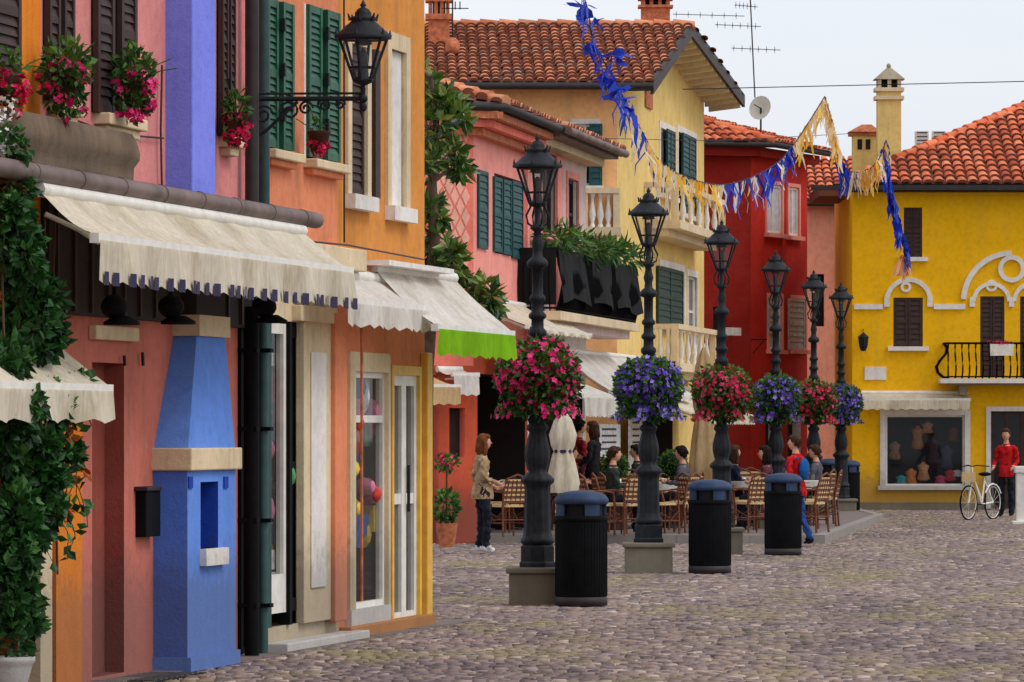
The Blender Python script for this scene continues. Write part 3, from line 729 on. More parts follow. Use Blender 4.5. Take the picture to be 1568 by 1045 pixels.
# ================================================================= ROW B
FB=Fr(G(700,835),G(1075,783.2)); 
FS=Fr(G(560,834),G(725,831.6))
uB=lambda x,o=0: FB.u(x,o)
EZ=FB.z(745,162,.45)
par=empty('coral_house')
mb=MB(); uc=FS.u(725); 
opS=[FS.R(640,672,575,832)+(.3,M['dark']),FS.R(688,712,625,700)+(.15,M['dark2'])]
wall(mb,FS,FS.u(560),uc,0,EZ,opS,M['coral'],.2,bandz=FS.z(690,560),bandmat=M['orred'])
for j in range(15):
    for i in range(5):
        x=662+i*17+(8.5 if j%2 else 0); y=205+j*16
        if x>717: continue
        u,z=FS.uz(x,y); hw=.076; hz=.14
        mb.poly([FS.w(u-hw,z,.006),FS.w(u,z-hz,.006),FS.w(u+hw,z,.006),FS.w(u,z+hz,.006)],M['coral2'])
ub0=uB(725);ub1=uB(808)
wb=[FB.R(737,749,264,378),FB.R(757,800,272,392)]
lob=[FB.R(731,804,575,814)+(1.0,M['dark'],M['dark2'])]
wall(mb,FB,ub0,ub1,0,EZ,wb+lob,M['rose'],.2,bandz=FB.z(760,545),bandmat=M['orred']); mb.obj('walls',par)
mb=MB()
for x0,x1,y0,y1 in ((733,747,262,381),(757,769,272,386),(771,783,276,390),(785,801,279,397)): 
    r=FB.R(x0,x1,y0,y1,.03); shutter(mb,FB,r[0],r[1],r[2],r[3],.0,M['teal'],.09)
mb.obj('shutters',par)
mb=MB()
e1=FS.w(FS.u(540),EZ+.12,.55); 
c0=FS.w(uc+.5,EZ+.12,.55)
cu=(c0-FB.O).dot(FB.U); c1=FB.w(ub1+.02,EZ+.12,.5); c0b=FB.w(cu,EZ+.12,.5)
top1=FB.w(ub0+3.2,EZ+1.25,-3.2)
roof(mb,[e1,c0b,top1,V((e1.x,top1.y,top1.z))],V((1,0,0)),M['tile'])
roof(mb,[c0b,c1,FB.w(ub1+.02,EZ+1.25,-3.2),top1],FB.U,M['tile'])
ridge(mb,c0b,top1,M['tile'])
mb.tube([e1+V((0,-.03,-.05)),c0b+V((0,-.03,-.05)),c1-Z*.05+FB.N*.03],.065,M['dkgut'],8); mb.obj('roof',par)
mb=MB()
for k,(a,b) in enumerate(((.10,.42),(.22,.3),(.34,.16))):
    FB.box(mb,ub0-b*.8,ub1,EZ-a-.11+.1,EZ-a+.1,-.02,b,M['rust'] if k!=1 else M['coral']); FS.box(mb,FS.u(560),uc+b*.6,EZ-a-.112+.1,EZ-a+.098,-.02,b+.01,M['rust'] if k!=1 else M['coral'])
mb.obj('cornice',par)
par=empty('balcony_house'); mb=MB()
u0=ub1+.003;u1=uB(897)
EZ2=EZ-.05
wb=[FB.R(828,850,235,360),FB.R(868,884,275,380),FB.R(845,885,420,485)]
lob=[FB.R(815,850,590,808)+(1.,M['dark'],M['dark2']),FB.R(856,892,590,802)+(1.,M['dark'],M['dark2'])]
wall(mb,FB,u0,u1,0,EZ2,wb+lob,M['greyw'],.2,reveal=M['white'],bandz=FB.z(850,500),bandmat=M['white']); mb.obj('walls',par)
mb=MB()
for r in wb: glassframe(mb,FB,r,-.1,M['brown'],.06,1,1,M['dglass']); surround(mb,FB,r,.12,M['rose'],.03)
FB.pbox(mb,808,818,200,545,0,.06,M['rose']);FB.pbox(mb,854,862,240,500,0,.05,M['rose'])
mb.obj('windows',par)
mb=MB(); zz=EZ2+.14
roof(mb,[FB.w(u0,zz,.62),FB.w(u1+.3,zz,.62),FB.w(u1+.3,zz+1.0,-3),FB.w(u0,zz+1.0,-3)],FB.U,M['tile'])
mb.tube([FB.w(u0,zz-.04,.66),FB.w(u1+.35,zz-.04,.66)],.07,M['gutter'],8)
for a,b in ((.02,.55),(.14,.3)): FB.box(mb,u0,u1+.2,zz-a-.12,zz-a,-.1,b,M['gutter'] if a<.1 else M['cream'])
mb.obj('roof',par)
mb=MB(); o=.62; a=FB.u(852,o); b=FB.u(972,o); z0=FB.z(960,494,o); z1=FB.z(960,408,o)
FB.box(mb,a-.1,b+.1,z0-.14,z0,-.02,o+.08,M['cream'])
FB.box(mb,a-.05,b+.05,z0-.28,z0-.14,-.02,o-.1,M['greyw'])
n=int((b-a)/.13)
def bal(p): 
    pts=[p(0,0),p(.2,.05),p(.45,.10),p(.75,.03),p(1,0)]; mb.tube(pts,.013,M['black'],5)
hh=z1-z0
for i in range(n+1):
    uu=a+(b-a)*i/n; bal(lambda t,q,uu=uu:FB.w(uu,z0+hh*t,o+q))
for i in range(6):
    oo=o*i/6
    for uu,sg in ((a,-1),(b,1)): bal(lambda t,q,uu=uu,sg=sg,oo=oo:FB.w(uu+sg*q,z0+hh*t,oo))
mb.tube([FB.w(a,z1,0),FB.w(a,z1,o),FB.w(b,z1,o),FB.w(b,z1,0)],.025,M['black'],6); mb.tube([FB.w(a,z0+.05,0),FB.w(a,z0+.05,o),FB.w(b,z0+.05,o),FB.w(b,z0+.05,0)],.02,M['black'],6)
ns=20
for i in range(ns):
    if i in (6,7,13,): continue
    ua_=a+(b-a)*i/ns; ub_=a+(b-a)*(i+1)/ns
    w1=.05*math.sin(i*1.3);w2=.05*math.sin((i+1)*1.3); s1=.12*abs(math.sin(i*.5)); s2=.12*abs(math.sin((i+1)*.5))
    mb.quad(FB.w(ua_,z0+.12+s1,o+.12+w1),FB.w(ub_,z0+.12+s2,o+.12+w2),FB.w(ub_,z1,o+.03),FB.w(ua_,z1,o+.03),M['black_cloth'])
mb.quad(FB.w(a-.03,z0+.1,0),FB.w(a-.03,z0+.1,o),FB.w(a-.03,z1,o),FB.w(a-.03,z1,0),M['black_cloth'])
mb.obj('balcony',par)
mb=MB()
for i in range(15):
    uu=a+(b-a)*(i+.5)/15; leafblob(mb,FB.w(uu,z1+.12+random.uniform(-.03,.1),o-.12+random.uniform(-.1,.15)),(.32,.22,.2),65,M['leaf'],.22,.055,.2)
mb.obj('balcony_plants',par)

par=empty('tall_gabled_house')
u0=uB(945);u1=uB(1078)
og=.72
E1=FB.p(1000,128,og); Rg=FB.p(1060,40,og); E2=FB.p(1140,150,og)
e1u,e1z=FB.uz(1000,128,og); rgu,rgz=FB.uz(1060,40,og); e2u,e2z=FB.uz(1140,150,og)
zl=lambda u:(e1z+(rgz-e1z)*(u-e1u)/(rgu-e1u) if u<rgu else rgz+(e2z-rgz)*(u-rgu)/(e2u-rgu))-.14
ze=min(zl(u0),zl(u1))-.02
cor=FB.w(u0,0,0); FP=Fr(V((cor.x-6.0,cor.y-.12,0)),cor)
pu=(cor-FP.O).length
mb=MB()
wg=[FB.R(1010,1030,200,300),FB.R(1037,1064,208,330),FB.R(1010,1046,412,500),FB.R(1052,1066,424,530)]
lo=[FB.R(960,985,600,795)+(.8,M['dark'],M['dark2']),FB.R(1000,1030,600,790)+(.8,M['dark'],M['dark2'])]
wall(mb,FB,u0,u1,0,ze,wg+lo,M['yellow2'],.18,reveal=M['white'])
mb.poly([FB.w(u0,ze),FB.w(u1,ze),FB.w(u1,zl(u1)),FB.w(rgu,zl(rgu)),FB.w(u0,zl(u0))],M['yellow2'])
wpch=[FP.R(880,912,190,285)]
wall(mb,FP,0,pu-.002,0,ze,wpch,M['peach'],.18,reveal=M['white'])
mb.quad(FP.w(0,ze),FP.w(pu,ze),FP.w(pu,zl(u0)),FP.w(0,zl(u0)),M['peach'])
mb.obj('walls',par)
mb=MB()
for r in wpch: surround(mb,FP,r,.09,M['white'],.03); glassframe(mb,FP,r,-.08,M['alu'],.05,1,1,M['dglass'])
r=wpch[0]; shutter(mb,FP,r[1]-.02-.1,r[1]+.12,r[2],r[3],.05,M['teal'],.1)
for r in wg: surround(mb,FB,r,.13,M['white'],.03); glassframe(mb,FB,r,-.08,M['alu'],.05,1,1,M['dglass'])
for x0,x1,y0,y1 in ((1022,1034,200,292),(1046,1066,208,328),(1008,1046,412,500)):
    r=FB.R(x0,x1,y0,y1,.05); 
    um=(r[0]+r[1])/2; shutter(mb,FB,r[0],um,r[2],r[3],.02,M['green2'] if y0>300 else M['teal'],.1); shutter(mb,FB,um,r[1],r[2],r[3],.02,M['green2'],.1)
FB.pbox(mb,990,1000,140,166,-.1,.04,M['rust'])
mb.obj('windows',par)
mb=MB(); dirL=(FP.O-cor).normalized()
roof(mb,[E1,E1+dirL*6,Rg+dirL*6,Rg],dirL,M['tile'],dx=.2,dy=.36)
roof(mb,[E2,E2+dirL*6,Rg+dirL*6,Rg],dirL,M['tile'],dx=.24,dy=.5)
ridge(mb,Rg+dirL*6,Rg,M['tile'])
mb.tube([E1+V((0,-.05,-.05)),E1+dirL*6+V((0,-.05,-.05))],.07,M['dkgut'],8)
for a,b in ((E1,Rg),(Rg,E2)):
    mb.hexa([a-Z*.2+FB.N*.01,b-Z*.2+FB.N*.01,b-Z*.2-FB.N*.05,a-Z*.2-FB.N*.05,a+Z*.06+FB.N*.01,b+Z*.06+FB.N*.01,b+Z*.06-FB.N*.05,a+Z*.06-FB.N*.05],M['dkgut'])
    mb.quad(a-Z*.135-FB.N*.05,b-Z*.135-FB.N*.05,b-Z*.135-FB.N*og,a-Z*.135-FB.N*og,M['cream'])
for i in range(13):
    t=(i+.5)/13; p=Rg.lerp(E2,t)-FB.N*.055; q=Rg.lerp(E2,t)-FB.N*og; d=(E2-Rg).normalized()*.07
    mb.hexa([p-Z*.26-d,p-Z*.26+d,q-Z*.34+d,q-Z*.34-d,p-Z*.137-d,p-Z*.137+d,q-Z*.137+d,q-Z*.137-d],M['cream'])
mb.obj('roof',par)
mb=MB()
def stonebal(F,x0,x1,yt,yb,o,n):
    a=F.u(x0,o);b=F.u(x1,o);zt=F.z(x1,yt,o);zb_=F.z(x1,yb,o)
    F.box(mb,a-.08,b+.08,zb_-.16,zb_,-.02,o+.08,M['cream']); F.box(mb,a,b,zb_-.3,zb_-.16,-.02,o-.15,M['cream'])
    F.box(mb,a-.05,b+.05,zt-.1,zt,o-.12,o+.05,M['cream'])
    for uu in (a,b): F.box(mb,uu-.06,uu+.06,zb_,zt-.1,o-.1,o+.03,M['cream']); F.box(mb,uu-.05,uu+.05,zt-.1,zt-.002,0,o-.12,M['cream'])
    for i in range(n):
        uu=a+(b-a)*(i+1)/(n+1); c=F.w(uu,zb_,o-.04); h=zt-.1-zb_
        mb.lathe([(.05,0),(.05,.06*h),(.03,.12*h),(.065,.35*h),(.03,.7*h),(.03,.88*h),(.05,.93*h),(.05,h)],c,M['white'],10)
    for i in range(3):
        for uu in (a,b): c=F.w(uu,zb_,o*(i+.5)/3.5); h=zt-.1-zb_; mb.lathe([(.05,0),(.03,.12*h),(.06,.35*h),(.03,.7*h),(.05,h)],c,M['white'],8)
stonebal(FB,1036,1108,308,362,.62,5); stonebal(FB,1036,1094,506,562,.55,5)
stonebal(FP,895,944,288,348,.35,3)
mb.obj('balconies',par)
mb=MB()
def chim(x0,x1,y0,y1,D,mat,d=.4):
    a=P(x0,y1,D);b=P(x1,y0,D); h=b.z-a.z
    mb.box(a.x,b.x,D,D+d,a.z-.4,a.z+h*.62,mat); mb.box(a.x-.06,b.x+.06,D-.06,D+d+.06,a.z+h*.62,a.z+h*.70,mat)
    w=(b.x-a.x)
    for i in range(4):
        for yy in (D,D+d-.08): xx=a.x+(w-.07)*i/3; mb.box(xx,xx+.07,yy,yy+.08,a.z+h*.70,a.z+h*.88,mat)
    mb.box(a.x+.08,b.x-.08,D+.09,D+d-.09,a.z+h*.7,a.z+h*.87,M['dark'])
    mb.box(a.x-.06,b.x+.06,D-.06,D+d+.06,a.z+h*.88,a.z+h*.94,mat); mb.box(a.x+.02,b.x-.02,D+.02,D+d-.02,a.z+h*.94,a.z+h*1.02,mat)
chim(982,1026,-6,40,100.5,M['rust']); chim(656,688,-10,95,97,M['rust'])
mb.obj('chimneys',par)
mb=MB(); c=P(693,72,96); mb.ell(c,.14,.14,.18,M['rust'],12,8); mb.tube([c+Z*.15,c+Z*.95],.015,M['iron'],5)
for dx in (-.1,.05,.14): mb.tube([c+Z*.7+V((dx,0,0)),c+Z*.85+V((dx,0,0))],.012,M['iron'],5)
mb.tube([c+V((-.2,0,.72)),c+V((.3,0,.72))],.01,M['iron'],5); mb.obj('weather_vane',par)

par=empty('red_house')
FR=Fr(G(1150,778),G(1235,774.5)); c=FR.O; FRl=Fr(V((c.x-2.6,c.y-1.0,0)),c)
HR=FR.z(1150,228); uR=lambda x:FR.u(x)
mb=MB(); wr=[FR.R(1173,1196,283,358),FR.R(1206,1222,287,362),FR.R(1176,1196,455,536),FR.R(1212,1232,458,536)]
lo=[FR.R(1172,1196,640,776)+(.3,M['dark2']),FR.R(1206,1226,640,700)+(.2,M['dark2'])]
wall(mb,FR,0,uR(1236),0,HR,wr+lo,M['red'],.12,reveal=M['white'])
lw=(c-FRl.O).length
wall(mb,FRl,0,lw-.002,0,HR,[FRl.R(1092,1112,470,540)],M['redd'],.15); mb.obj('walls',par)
mb=MB()
for r in wr: surround(mb,FR,r,.08,M['rose'],.04); glassframe(mb,FR,r,-.04,M['alu'],.06,1,0,M['pale'])
for x0,x1,y0,y1 in ((1177,1189,455,512),(1208,1232,458,536)):
    r=FR.R(x0,x1,y0,y1,.05); shutter(mb,FR,r[0],r[1],r[2],r[3],.02,cm('grey_paint',C(180,174,168)),.1)
mb.obj('windows',par)
mb=MB(); zz=HR+.12; p0=FRl.w(-.4,zz,.45); p1=FR.w(-.12,zz,.6); p2=FR.w(uR(1238),zz,.5)
t1=FR.w(.0,zz+.95,-2.6); t0=V((p0.x,t1.y-.5,t1.z))
roof(mb,[p0,p1,t1,t0],FRl.U,M['tile2']); roof(mb,[p1,p2,t1+V((.1,0,0)),t1],FR.U,M['tile2']); ridge(mb,p1,t1,M['tile2'])
mb.tube([p0-Z*.05,p1-Z*.05,p2-Z*.05],.07,M['dkgut'],8)
FR.box(mb,-.2,uR(1236),zz-.3,zz-.1,-.1,.3,M['redd']); FRl.box(mb,0,lw+.1,zz-.3,zz-.102,-.1,.3,M['redd'])
mb.obj('roof',par)
mb=MB(); FR.pbox(mb,1121,1135,502,514,-.2,.05,M['white']); 
p=FRl.p(1150,520,.05); mb.tube([p,p+V((.35,0,0))],.02,M['iron'],6); mb.tube([p+V((.05,0,-.3)),p+V((.3,0,0))],.014,M['iron'],6); mb.obj('bracket',par)
par=empty('pale_salmon_house'); FN=Fr(G(1225,767),G(1330,767)); mb=MB()
HN=FN.z(1260,316); wall(mb,FN,FN.u(1232),FN.u(1345),0,HN,[FN.R(1248,1262,420,500)],M['salm2'],.15); mb.obj('walls',par)
mb=MB(); zz=HN+.1
roof(mb,[FN.w(FN.u(1226),zz,.4),FN.w(FN.u(1345),zz,.4),FN.w(FN.u(1345),zz+1.15,-2.6),FN.w(FN.u(1226),zz+1.15,-2.6)],FN.U,M['tile2'])
mb.tube([FN.w(FN.u(1226),zz-.05,.43),FN.w(FN.u(1310),zz-.05,.43)],.07,M['dkgut'],8); mb.obj('roof',par)
mb=MB(); FN.pbox(mb,1290,1302,342,400,0,.1,cm('cyan_paint',C(20,130,200))); FN.pbox(mb,1291,1301,470,560,0,.1,M['cyan_paint']); FN.pbox(mb,1289,1302,402,418,0,.3,M['dkgut']); mb.obj('blue_panels',par)

par=empty('yellow_house'); FY=Fr(G(1305,781),G(1700,781)); mb=MB()
HYW=FY.z(1400,292); Y=FY
wy=[Y.R(1384,1412,318,394),Y.R(1368,1413,456,531),Y.R(1501,1538,454,576),Y.R(1562,1590,454,576)]
lo=[Y.R(1356,1477,636,744)+(.7,M['dark']),Y.R(1517,1590,630,779)+(.4,M['dark2'])]
wall(mb,Y,0,Y.u(1750),0,HYW,wy+lo,M['yellow'],.12,reveal=M['white'],bandz=.16,bandmat=M['conc']); mb.obj('walls',par)
mb=MB()
for i,r in enumerate(wy):
    um=(r[0]+r[1])/2; shutter(mb,Y,r[0]+.01,um-.005,r[2],r[3],-.04,M['brown'],.09); shutter(mb,Y,um+.005,r[1]-.01,r[2],r[3],-.04,M['brown'],.09)
    if i<2: Y.box(mb,r[0]-.12,r[1]+.12,r[2]-.09,r[2],-.05,.1,M['white'])
mb.obj('shutters',par)
mb=MB()
def band(cx,cy,r0,r1,a0,a1,o=.05,n=24):
    u,z=Y.uz(cx,cy)
    k=Y.O.y/f; r0*=k;r1*=k
    for i in range(n):
        t0=a0+(a1-a0)*i/n;t1=a0+(a1-a0)*(i+1)/n
        q=lambda r,t,oo:Y.w(u+r*math.cos(t),z+r*math.sin(t),oo)
        mb.hexa([q(r0,t0,o),q(r1,t0,o),q(r1,t0,-.01),q(r0,t0,-.01),q(r0,t1,o),q(r1,t1,o),q(r1,t1,-.01),q(r0,t1,-.01)],M['white'])
pi=math.pi
band(1391,462,30,37,0.0,pi,.06); band(1387,440,4,8,0,2*pi,.055)
band(1518,462,24,30,-.0,pi,.06); band(1518,438,5,9,0,2*pi,.055)
band(1549,462,70,78,pi*.5,pi*.985,.065); band(1549,412,14,21,0,2*pi,.06); band(1580,462,24,30,0,pi,.06); band(1580,438,5,9,0,2*pi,.055)
for x0,x1 in ((1308,1352),(1430,1478)): Y.pbox(mb,x0,x1,466,474,-.01,.05,M['white'])
for x in (1358,1424,1489,1549): Y.pbox(mb,x-4,x+4,455,470,-.01,.055,M['white'])
Y.pbox(mb,1324,1357,562,582,-.01,.03,M['white'])
mb.obj('mouldings',par)
mb=MB(); r=lo[0][:4]; surround(mb,Y,r,.12,M['white'],.06,sill=True); glassframe(mb,Y,r,-.05,M['alu'],.04,0,0)
r2=lo[1][:4]; surround(mb,Y,r2,.1,M['white'],.06,sill=False); glassframe(mb,Y,r2,-.05,M['brown'],.07,2,1)
for (x,y,h,col) in ((1405,670,.5,C(190,120,60)),(1414,722,.4,C(230,170,120)),(1380,735,.2,C(80,180,190)),(1450,700,.5,C(70,70,110)),(1455,728,.25,C(220,60,70)),(1430,690,.55,C(60,56,64)),(1370,690,.4,C(160,120,90)),(1395,730,.35,C(230,140,60)),(1466,725,.15,C(230,230,230)),(1440,735,.2,C(210,80,120)),(1420,655,.25,C(200,150,110)),(1460,665,.3,C(120,60,50))):
    p=P(x,y,Y.O.y+.2); m=cm('garment%d_%d'%(x,y),col); 
    mb.lathe([(.08,-h/2),(.14,-h*.4),(.09,0),(.13,h*.3),(.05,h*.42),(.035,h*.5)],p,m,10)
mb.obj('shop_front',par)
mb=MB(); zz=HYW+.12
k=math.tan(math.radians(21))
def rp(px,py):
    o=.45; d=V(((px-HX)/f,1,(HY-py)/f)); p0=Y.w(0,zz,o); n=V((0,-k,1)); t=(p0-V((0,0,CH))).dot(n)/d.dot(n); return V((0,0,CH))+d*t
pts=[Y.w(-.45,zz,.45),Y.w(Y.u(1750),zz,.45),rp(1750,96),rp(1568,163),rp(1370,246)]
roof(mb,pts,Y.U,M['tile2'],dx=.24,dy=.36); ridge(mb,pts[4],pts[3],M['tile2']); ridge(mb,pts[3],pts[2],M['tile2'])
Y.box(mb,-.9,Y.u(1750),zz-.13,zz-.03,.3,.52,M['dkgut']); Y.box(mb,-.05,Y.u(1750),zz-.16,zz-.12,-.1,.3,M['dkgut'])
mb.box(pts[0].x-.2,pts[0].x+3,pts[0].y+1.2,pts[0].y+5,zz-.2,zz+.02,M['tilebase'])
mb.obj('roof',par)
mb=MB(); D=111
a=P(1344,240,D);b=P(1380,140,D); mb.box(a.x,b.x,D,D+.45,zz-.2,b.z,M['yellow2'])
mb.box(a.x-.06,b.x+.06,D-.06,D+.51,b.z-.18,b.z-.1,M['cream']);mb.box(a.x-.06,b.x+.06,D-.06,D+.51,b.z,b.z+.08,M['cream'])
for xx in (a.x,(a.x+b.x)/2-.04,b.x-.08): mb.box(xx,xx+.08,D,D+.08,b.z+.08,b.z+.26,M['cream']); mb.box(xx,xx+.08,D+.37,D+.45,b.z+.08,b.z+.26,M['cream'])
mb.box(a.x+.05,b.x-.05,D+.12,D+.33,b.z+.05,b.z+.25,M['dark'])
q=b.z+.26; mb.hexa([V((a.x-.08,D-.08,q)),V((b.x+.08,D-.08,q)),V((b.x+.08,D+.53,q)),V((a.x-.08,D+.53,q)),V(((a.x+b.x)/2-.05,D+.17,q+.26)),V(((a.x+b.x)/2+.05,D+.17,q+.26)),V(((a.x+b.x)/2+.05,D+.27,q+.26)),V(((a.x+b.x)/2-.05,D+.27,q+.26))],M['conc'])
mb.ell(V(((a.x+b.x)/2,D+.22,q+.3)),.05,.05,.06,M['conc'],8,6)
a=P(1306,246,D+1);b=P(1342,208,D+1); mb.box(a.x,b.x,D+1,D+1.4,zz-.2,b.z,M['yellow2']); mb.box(a.x-.08,b.x+.06,D+.95,D+1.45,b.z,b.z+.08,M['rust'])
mb.hexa([V((a.x-.1,D+.9,b.z+.08)),V((b.x+.1,D+.9,b.z+.08)),V((b.x+.1,D+1.5,b.z+.08)),V((a.x-.1,D+1.5,b.z+.08)),V((a.x+.2,D+1.1,b.z+.25)),V((b.x-.1,D+1.1,b.z+.25)),V((b.x-.1,D+1.3,b.z+.25)),V((a.x+.2,D+1.3,b.z+.25))],M['rust'])
mb.box(a.x+.1,a.x+.2,D+.98,D+1.0,b.z-.3,b.z-.08,M['dark']);mb.box(a.x+.28,a.x+.38,D+.98,D+1.0,b.z-.3,b.z-.08,M['dark'])
mb.obj('chimneys',par)
mb=MB()
for x in (1402,1428):
    a=P(x,236,D+2.5);b=P(x+20,201,D+2.5); mb.box(a.x,b.x,a.y,a.y+.3,a.z-.3,b.z,M['alu'])
    for i in range(6): z_=a.z+(b.z-a.z)*(i+.5)/6; mb.box(a.x+.03,b.x-.03,a.y-.012,a.y-.002,z_,z_+.02,M['dkgut'])
mb.obj('air_conditioners',par)
# bulging wrought-iron balcony
mb=MB(); o=.50; a=Y.u(1452,o); b=Y.u(1640,o); z0=Y.z(1500,580,o); z1=Y.z(1500,526,o)
Y.box(mb,a-.18,b,z0-.1,z0,0,o+.18,M['white']); Y.box(mb,a,b,z0-.14,z0-.1,0,o-.05,M['conc'])
Y.box(mb,a+.25,a+.42,z0-.35,z0-.14,0,.35,M['conc']); 
hh=z1-z0
PR=[(0,-.02),(.06,.10),(.18,.20),(.34,.23),(.52,.15),(.72,.02),(.88,.0),(1,.06)]
for i in range(19):
    uu=a+(b-a)*i/18; mb.tube([Y.w(uu-(.10*q if i==0 else 0),z0+hh*t,o+q) for t,q in PR],.018,M['black'],6)
for i in range(5):
    oo=o*i/4.5; mb.tube([Y.w(a-q,z0+hh*t,oo) for t,q in PR],.018,M['black'],6)
mb.tube([Y.w(a-.06,z1,0),Y.w(a-.06,z1,o),Y.w(a,z1,o+.06),Y.w(b,z1,o+.06)],.026,M['black'],6); mb.tube([Y.w(a,z0+.04,0),Y.w(a,z0+.04,o),Y.w(b,z0+.04,o)],.018,M['black'],6)
r=Y.R(1516,1552,527,545,o+.1); mb.quad(Y.w(r[0],r[2],o+.16),Y.w(r[1],r[2],o+.17),Y.w(r[1],r[3],o+.10),Y.w(r[0],r[3],o+.10),M['white_cloth'])
for i in range(5): flblob(mb,Y.w(r[0]+.1*i,r[3]+.03,o+.06),(.07,.05,.04),9,M['redfl'],.03)
mb.obj('balcony',par)
p=Y.p(1322,522,.22); mb=MB(); mb.tube([Y.p(1322,505,.0),Y.p(1322,505,.22)],.015,M['iron'],6); mb.tube([p+Z*.2,p+Z*.1],.01,M['iron'],5)
mb.lathe([(.05,-.22),(.09,-.12),(.11,.06),(.12,.08),(.05,.14),(.01,.18)],p,M['iron'],8,smooth=False); mb.obj('wall_light',par)
awn('shop_awning',Y,1321,1485,1400,611,.5,1400,602,.05,.24,M['cream_cloth'],scal=.2,trim=None)

# ================================================================= wires, antennas, bunting
mb=MB()
mb.tube([P(1045,137,95),P(1568,125,95),P(1700,120,95)],.009,M['iron'],5)
mb.tube([P(905,212,86),P(1100,216,95),P(1300,205,105)],.006,M['iron'],5); mb.obj('overhead_cable')
mb=MB(); c=P(1156,150,108); t=P(1148,-20,108)
mb.tube([c,t],.014,M['dkgut'],6)
for (y,x0,x1) in ((22,1030,1140),(38,1095,1165),(74,1120,1195),(8,1125,1160)):
    a=P(x0,y,108);b=P(x1,y+3,108); mb.tube([a,b],.008,M['dkgut'],5)
    for i in range(6):
        q=a.lerp(b,(i+.3)/6); mb.tube([q-V((0,.25,.0)),q+V((0,.25,.0))],.005,M['dkgut'],4); mb.tube([q-Z*.07,q+Z*.07],.005,M['dkgut'],4)
mb.obj('tv_antenna')
mb=MB(); c=P(1165,166,107.5); ax=V((-.5,-.8,.2)).normalized()
a1=ax.cross(Z).normalized();b1=ax.cross(a1); vs=[c-ax*.06]+[c+(a1*math.cos(k*pi/8)+b1*math.sin(k*pi/8))*.26+ax*.04 for k in range(16)]
mb.add(vs,[(0,k+1,(k+1)%16+1) for k in range(16)],M['alu'],smooth=True); mb.tube([c,c+ax*.3],.012,M['dkgut'],5); mb.tube([c,c-Z*.5],.02,M['dkgut'],6); mb.obj('satellite_dish')
bl=rndmat('blue_ribbon',[C(12,30,150),C(24,50,190),C(70,100,220),C(20,36,120)],.5,.35)
yl=rndmat('yellow_ribbon',[C(246,180,40),C(250,204,80),C(244,196,100),C(252,220,140)],.5,.4)
wl=rndmat('cream_ribbon',[C(250,232,196),C(248,216,150),C(236,236,240)],.5,.4)
pk=rndmat('peach_ribbon',[C(250,200,150),C(246,180,110)],.5,.4)
def bunting(pts,cols,dens,ln,wd=.05):
    mb=MB(); W=[P(*p) for p in pts]
    L=[];
    for i in range(len(W)-1):
        for k in range(8): 
            t=k/8; p0=W[max(i-1,0)];p1=W[i];p2=W[i+1];p3=W[min(i+2,len(W)-1)]
            L.append(.5*((2*p1)+(p2-p0)*t+(2*p0-5*p1+4*p2-p3)*t*t+(3*p1-p0-3*p2+p3)*t*t*t))
    L.append(W[-1]); mb.tube(L,.010,M['navy'],5)
    n=len(L)
    for i in range(n-1):
        t=i/(n-1); ci=min(len(cols)-1,int(t*len(cols)))
        dn=dens if not isinstance(dens,(list,tuple)) else dens[min(len(dens)-1,int(t*len(dens)))]
        for k in range(int(dn)+(1 if random.random()<dn%1 else 0)):
            p=L[i].lerp(L[i+1],random.random()); m=cols[ci]
            if isinstance(m,tuple): m=random.choice(m)
            d=V((random.uniform(-.3,.3),random.uniform(-.4,.4),-1)).normalized(); l=ln*random.uniform(.45,1.25); w=wd*random.uniform(.5,1.4)
            sd=V((random.uniform(-1,1),random.uniform(-1,1),.1)).normalized(); cv=rv()*.12*l
            r=random.random(); q=[p,p+d*l*.35+cv,p+d*l*.7-cv*.5,p+d*l]; ww=[w,w*.95,w*.8,w*.25]
            for j in range(3): mb.quad(q[j]-sd*ww[j],q[j]+sd*ww[j],q[j+1]+sd*ww[j+1],q[j+1]-sd*ww[j+1],m,min(1,max(0,r+random.uniform(-.1,.1))))
    return mb.obj('bunting')
bunting([(888,-20,70),(900,15,70.5),(908,62,71),(925,95,71.5),(945,130,72),(962,165,73),(985,205,74),(1003,238,75),(1030,262,76),(1070,278,78),(1110,283,80),(1150,272,82),(1190,250,84),(1215,222,85),(1240,185,86),(1263,148,87)],
  [bl,bl,bl,bl,bl,(wl,bl,bl),(wl,bl,yl),(wl,yl,wl),(yl,wl),(yl,wl,yl),(wl,bl,bl),(wl,bl,bl),(bl,bl,wl),(yl,yl,wl),(yl,wl)],[.5,.5,.5,.6,1,1.3,1.6,1.6,2,2,2,2.2,2.6,2.6,2.6],.50,.028)
mb=MB()
for (x,y) in ((891,8),(897,22),(915,34),(905,68),(897,76),(938,82),(946,90),(925,112),(920,120),(945,140),(955,150),(966,172)):
    c=P(x,y,71); 
    for k in range(5):
        d=rv(); d.z=d.z*.7-.25; sd=rv(); l=random.uniform(.14,.3); w=random.uniform(.04,.085)
        q=[c,c+d*l*.5+rv()*.04,c+d*l]; wd_=[w*.4,w,w*.7]
        for j in range(2): mb.quad(q[j]-sd*wd_[j],q[j]+sd*wd_[j],q[j+1]+sd*wd_[j+1],q[j+1]-sd*wd_[j+1],bl,random.random())
mb.obj('ribbon_bows')
bunting([(1263,148,87),(1275,190,87),(1285,240,87.5),(1300,262,88),(1325,262,88),(1345,245,88),(1357,215,88.5)],[(yl,yl,wl),(yl,yl,wl),(bl,bl,wl),(bl,bl,wl),(yl,wl),(yl,wl),(yl,bl)],3.0,.42,.032)
bunting([(1357,215,88.5),(1360,260,88.6),(1366,305,88.8),(1378,345,89),(1388,385,89),(1384,395,89)],[(bl,wl),(bl,),bl,bl,bl,pk],3.4,.36,.036)
